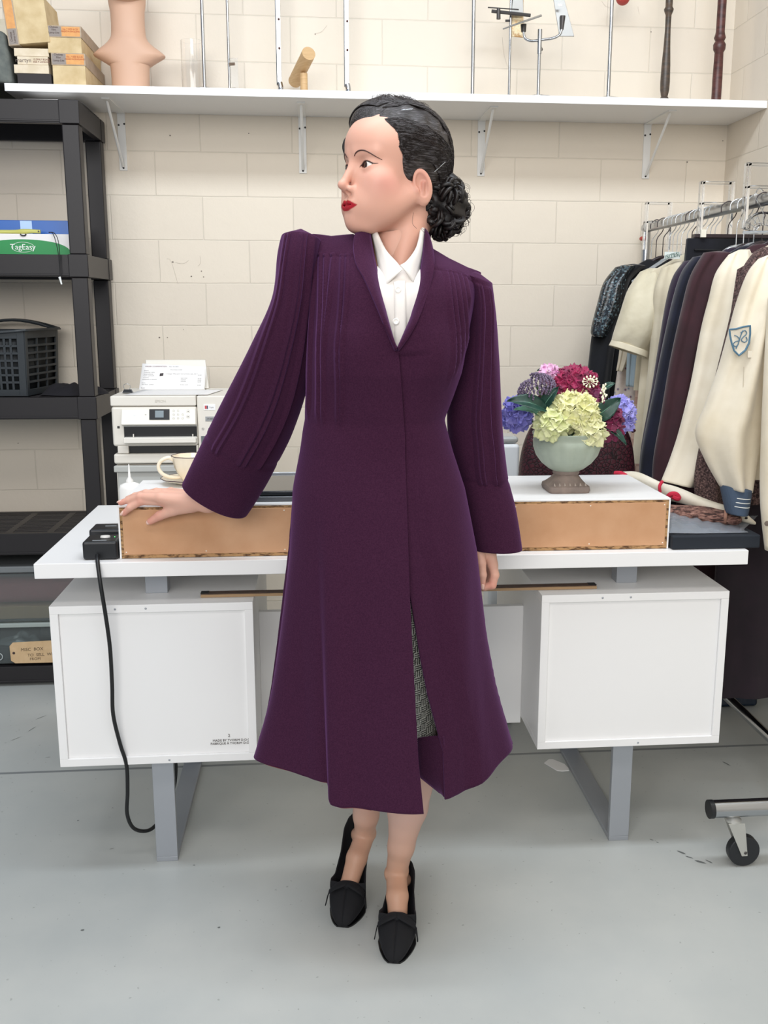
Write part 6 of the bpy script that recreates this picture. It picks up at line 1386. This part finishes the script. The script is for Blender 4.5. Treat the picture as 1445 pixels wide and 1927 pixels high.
# black skirt on a clip hanger
t = garment('velvet_skirt', 'skirt', 'black velvet skirt clipped flat on a bar hanger', 2.93); g = []
sk_ = cloth('black_velvet', '0b0c17', '07080f', sheen=.15); q0, q1 = at(1293, 448, Y=2.90), at(1292, 600, Y=2.90)
MB().hexa([(q1[0]-.03, 2.885, 1.0), (1.36, 2.885, 1.0), (1.36, 2.925, 1.0), (q1[0]-.03, 2.925, 1.0), (q0[0], 2.895, q0[2]), (1.34, 2.895, q0[2]), (1.34, 2.912, q0[2]), (q0[0], 2.912, q0[2])]).build('body', sk_, t, bevel=.004)
MB().box(q0[0]+.02, 1.33, 2.889, 2.8935, q0[2]-.035, q0[2]-.031).build('waist_seam', M('seam_black', '05060c', .6), t)
h_ = hanger(2.904, hk_black, 'dark bar hanger gripping the black velvet skirt', shoulder=False)
MB().box(q0[0]+.02, 1.34, 2.893, 2.915, q0[2]+.0005, q0[2]+.012).build('clip_bar', hk_black, h_, bevel=.002); MB().tube([(GX, 2.904, GZ-.06), (GX, 2.904, q0[2]+.01)], .002, 8).build('hook_stem', hk_black, h_)
pc = at(1324, 440, Y=2.885); MB().box(pc[0]-.008, pc[0]+.008, 2.884, 2.8925, pc[2]-.010, pc[2]+.012).build('clip', M('cream_clip', 'e9e4d2', .4), h_, bevel=.001)
# coats
def coatg(nm, cat, label, Y, mat, pairs, zb=.45, hwt=.20, hwb=.24, hang=None, zt=1.44):
    t = garment(nm, cat, label, Y); body(Y+.015, mat, t, hwt, hwb, zt, zb, .028); loft('sleeve', pairs, mat, t, fold=.013 if nm == 'crested_jacket' else .009)
    hanger(Y+.015, *(hang or (hk_black, 'dark hanger in the %s' % nm.replace('_', ' '), .18))); return t
def left_edge(pts, w_, Y, d=.030): return [(a, b, a+w_, b+2, Y, d) for a, b in pts]
coatg('purple_dress', 'dress', 'dark purple dress just behind the navy velvet coat', 2.74, cloth('purple_crepe', '281830', '1e1226'), left_edge([(1288, 492), (1268, 520), (1255, 565), (1242, 640), (1226, 740), (1208, 840), (1203, 900)], 42, 2.72), zb=.50)
coatg('navy_velvet_coat', 'coat', 'navy velvet coat left of the maroon coat', 2.655, cloth('navy_velvet', '11142a', '0a0c1c', sheen=.25), left_edge([(1305, 484), (1284, 512), (1268, 560), (1250, 640), (1230, 740), (1210, 840), (1204, 905)], 46, 2.63), zb=.34)
coatg('maroon_coat', 'coat', 'maroon wool coat left of the plain cream jacket', 2.575, cloth('maroon_wool', '3a1a22', '2e141b'), left_edge([(1325, 476), (1300, 520), (1284, 580), (1262, 680), (1245, 780), (1231, 860), (1228, 910)], 56, 2.55), zb=.36)
crm = cloth('cream_wool', 'e0d6c2', 'd0c4ac', sc=8)
coatg('cream_jacket', 'jacket', 'plain cream jacket hanging behind the crested one', 2.45, crm, [(1372, 480, 1410, 470, 2.44, .02), (1348, 515, 1420, 505, 2.43, .035), (1335, 565, 1410, 565, 2.42, .04), (1321, 620, 1395, 625, 2.41, .04), (1302, 720, 1372, 730, 2.40, .04), (1280, 810, 1348, 822, 2.39, .04), (1262, 865, 1338, 885, 2.385, .04), (1246, 905, 1322, 918, 2.38, .036)], zb=.86, hang=(hk_clear, 'clear hanger in the plain cream jacket', .18))
knt = M('brown_tweed_knit', '57413e', .95); kv = knt.noise(230, 3, .6); knt.l.new(knt.ramp(kv, [(.4, '2c1f1f'), (.55, '5b4542'), (.72, '8b716b')]), knt.b.inputs['Base Color']); knt.bump(200, .9, .003)
coatg('brown_knit_jacket', 'jacket', 'brown flecked knit jacket between the two cream jackets', 2.335, knt, [(1420, 475, 1450, 465, 2.33, .02), (1400, 505, 1450, 500, 2.32, .03), (1384, 560, 1440, 560, 2.31, .032), (1370, 620, 1425, 620, 2.31, .032), (1345, 720, 1405, 720, 2.31, .032), (1322, 820, 1380, 820, 2.31, .032), (1308, 900, 1366, 900, 2.31, .032), (1312, 960, 1368, 955, 2.31, .030)], zb=.80)
t = coatg('crested_jacket', 'jacket', 'cream jacket with a blue shield crest and striped blue cuff', 2.245, crm, [(1428, 488, 1470, 480, 2.22, .02), (1408, 515, 1480, 520, 2.20, .035), (1388, 570, 1462, 575, 2.19, .042), (1372, 630, 1446, 640, 2.18, .045), (1352, 700, 1438, 705, 2.18, .048), (1328, 765, 1432, 775, 2.18, .048), (1310, 815, 1428, 825, 2.18, .046), (1328, 865, 1420, 880, 2.18, .042), (1356, 915, 1412, 925, 2.18, .036)], zb=.88, hang=(hk_clear, 'large clear moulded hanger in the crested jacket', .19))
cuffm = M('slate_blue_rib', '47566a', .9).bump(1, .6, .002, 2, stretch=(300, 300, 3))
cf = loft('cuff', [(1356, 912, 1413, 922, 2.178, .035), (1362, 940, 1409, 945, 2.178, .034), (1368, 965, 1404, 968, 2.178, .032)], cuffm, t, fold=.001)
stripe = M('white_stripe', 'e4e4de', .8)
for k in range(3):
    a_, b_ = at(1366+k*.5, 932+8*k, Y=2.178), at(1408-k, 936+8*k, Y=2.178); m_ = (a_+b_)/2; h_2 = (b_-a_)/2
    MB().tube([m_+h_2*1.03*math.sin(q)+np.array([0, -.0365, 0])*math.cos(q) for q in np.linspace(-1.6, 1.6, 15)], .0011, 6).build('stripe', stripe, cf)
blueg = M('crest_blue', '4f7186', .8); creamp = M('crest_ground', 'ddd4c2', .85)
def cr(px, py): 
    xx = (px-1398)/48; return at(px, py, Y=2.130+.020*xx*xx)
sh_ = [(1372, 620), (1384, 619), (1398, 615), (1411, 613), (1411, 628), (1409, 645), (1402, 659), (1390, 669), (1381, 660), (1376, 645), (1373, 630)]
crest = MB().add([cr(a, b) for a, b in sh_], [tuple(range(len(sh_)))]).build('crest_patch', creamp, t, smooth=0, solid=.001)
sp_ = []
for i in range(len(sh_)): a, b = sh_[i], sh_[(i+1) % len(sh_)]; sp_ += [cr(a[0]+(b[0]-a[0])*q, a[1]+(b[1]-a[1])*q)+np.array([0, -.0012, 0]) for q in (0, .33, .66)]
MB().tube(sp_, .0022, 6, close=True).build('crest_border', blueg, crest)
J = [(1393, 626), (1401, 622), (1404, 628), (1398, 634), (1394, 640), (1400, 644), (1405, 640), (1403, 634)]; K_ = [(1381, 631), (1386, 633), (1390, 638), (1388, 648), (1383, 652), (1379, 648), (1383, 643), (1391, 641)]; L_ = [(1397, 622), (1392, 634), (1389, 645), (1384, 656)]
for q in (J, K_, L_): MB().tube([cr(a, b)+np.array([0, -.002, 0]) for a, b in q], .0011, 6, sub=5).build('monogram', blueg, crest)
MB().box(*sorted((at(1406, 675, Y=2.129)[0], at(1415, 675, Y=2.129)[0])), 2.1275, 2.1285, at(1410, 673, Y=2.129)[2], at(1410, 660, Y=2.129)[2]).build('patch_corner', creamp, t)
MB().tube([cr(1398, 690)+np.array([0, -.004, 0]), at(1397, 760, Y=2.131), at(1396, 840, Y=2.133)], .0006, 5).build('sleeve_seam', M('seam_shadow', 'b7ab95', .9), t)
# nearest cream edge and dark coats
t = garment('cream_coat', 'coat', 'cream coat at the right edge of the picture, nearest on the rack', 2.16)
loft('panel', [(1446, 560, 1520, 560, 2.12, .02), (1440, 680, 1525, 680, 2.11, .03), (1434, 820, 1525, 820, 2.10, .032), (1432, 940, 1520, 940, 2.10, .032), (1441, 1035, 1510, 1045, 2.10, .03)], crm, t)
MB().lathe([(.0005, 0), (.006, 0), (.006, .002), (.0005, .003)], at(1443, 985, Y=2.072), 12, ax=(0, -1, 0)).build('button', M('horn_button', '6b5f56', .3), t)
dp = cloth('dark_aubergine_wool', '1d0f1a', '150b14'); db = cloth('dark_brown_wool', '1f1519', '171013')
t = garment('aubergine_coat', 'coat', 'long dark aubergine coat hanging low behind the right pedestal', 2.86); body(2.84, dp, t, .17, .205, 1.40, .17, .03); hanger(2.84, hk_wire, 'wire hanger in the long aubergine coat', .16)
t = garment('brown_coat', 'coat', 'long dark brown coat between the cream jackets and the pedestal', 2.50); body(2.515, db, t, .18, .20, 1.40, .62, .035); hanger(2.515, hk_wire, 'wire hanger in the long brown coat', .16)
t = garment('dark_wool_coat', 'coat', 'long dark purple coat nearest the pedestal, below the crested jacket', 2.40); body(2.395, dp, t, .18, .185, 1.40, .27, .030); hanger(2.395, hk_black, 'dark hanger in the long purple coat', .16)
# loose hooks where clothes are packed tight
for k, Y in enumerate((3.58, 3.53, 3.40, 3.36, 3.28, 3.23, 3.19, 3.07, 3.035)):
    hanger(Y, (hk_clear, hk_black, hk_wire, hk_clear, hk_wire)[k % 5], 'hanger packed among others at the far end of the rail', .13, shoulder=False)
hanger(2.79, hk_wire, 'pair of thin hooks in front of the black skirt', .15, dz=.03); hanger(2.735-.012, hk_clear, 'clear hanger hook above the purple dress', .15, dz=.03)
# tall clear acrylic frames standing over the rail
def frame(px0, px1, py0, pyb, Y, label):
    t = thing('acrylic_hanger', label, 'hanger', (GX, Y, GZ), 'tall clear acrylic frame hangers')
    a, b = at(px0, py0, Y=Y), at(px1, py0, Y=Y); zt_2 = a[2]; zb_2 = at(px0, pyb, Y=Y)[2]; zm_ = at(px0, py0+(38 if Y > 3.2 else 42 if Y > 2.9 else 46), Y=Y)[2]
    r_2 = .0055; mbx = MB(); x0, x1 = a[0], b[0]
    mbx.box(x0, x0+2*r_2, Y-.012, Y+.012, zb_2, zt_2).box(x1-2*r_2, x1, Y-.012, Y+.012, zb_2, zt_2).box(x0+2*r_2, x1-2*r_2, Y-.012, Y+.012, zt_2-.009, zt_2)
    mbx.box(x0+2*r_2, x1-2*r_2, Y-.012, Y+.012, zm_-.004, zm_+.004).build('frame', acry, t, bevel=.0015)
frame(1214, 1264, 380, 470, 3.50, 'clear acrylic frame hanger at the far end of the rail')
frame(1318, 1381, 341, 445, 2.985, 'clear acrylic frame hanger in the middle of the rail')
frame(1404, 1470, 306, 430, 2.70, 'clear acrylic frame hanger at the right edge of the picture')
mh = thing('moulded_hanger', 'fan-shaped clear moulded hanger above the crested jacket', 'hanger', (GX, 2.50, GZ), 'hangers on the garment rail')
g = []
for a in np.linspace(.15, PI-.15, 19): g.append([at(1436-38*math.cos(a)*q, 438-40*math.sin(a)*q, Y=2.60-.01*q) for q in (.35, .6, .8, 1)])
MB().grid(g).build('fan', acry, mh, solid=.003)
for a in np.linspace(.2, PI-.2, 9): MB().tube([at(1436-14*math.cos(a), 438-14*math.sin(a), Y=2.59), at(1436-38*math.cos(a), 438-40*math.sin(a), Y=2.585)], .0013, 6).build('rib', acry, mh)
MB().tube([at(1398, 438, Y=2.59), at(1475, 436, Y=2.59)], .004, 8).build('bar', hk_clear, mh)
MB().tube([at(1436, 400, Y=2.59), at(1425, 378, Y=2.59), at(1421, 366, Y=2.59), at(1428, 355, Y=2.6), at(1436, 360, Y=2.6)], .002, 8, sub=5).build('hook', acry, mh)
MB().ball(at(1208, 449, Y=3.60), (.008, .02, .008), 10, 6).build('rail_end_cap', M('red_rail_tape', 'b5453c', .5), rack)
# floor bits
bb = M('navy_glossy_bag', '16283c', .25).bump(35, .5, .006)
p0, p1 = at(1352, 1328, Z=0), at(1430, 1333, Z=0)
t = thing('plastic_carrier', 'dark blue glossy bag standing on the floor beneath the hanging coats', 'bag', (1.30, 2.98, 0))
MB().hexa([(1.20, 2.93, .001), (p1[0], 2.93, .001), (p1[0]-.01, 3.10, .001), (1.20, 3.10, .001), (1.18, 2.96, .10), (p1[0]+.005, 2.96, .10), (p1[0], 3.05, .10), (1.18, 3.05, .10)]).build('bag_body', bb, t, bevel=.012, seg=3)
q = [at(1366, 1296, Y=2.935), at(1399, 1300, Y=2.935), at(1397, 1293, Y=2.94), at(1372, 1290, Y=2.94)]
plate([q[0]+[0, -.004, 0], q[1]+[0, -.004, 0], q[2]+[0, -.004, 0], q[3]+[0, -.004, 0]], .001).build('bag_label', M('pale_label_print', 'b9bfc6', .5), t)
o = MB().box(1.405, 1.46, 3.05, 3.12, .001, .10).build('green_packet', M('green_packet', '6c8c5c', .4), bevel=.004); props(o, 'small green packet on the floor behind the dark blue bag', 'packet')
pts = [(1024, 1437), (1033, 1430), (1040, 1430), (1062, 1439), (1069, 1446), (1071, 1451), (1058, 1452), (1048, 1451)]
o = MB().prism([tuple(at(a, b, Z=.0008)[:2]) for a, b in pts], lambda x, y: (x, y, .0008), lambda x, y: (x, y+.001, .0030)).build('paper_scrap', paper); props(o, 'torn scrap of white paper on the floor beside the right sled leg', 'paper scrap')
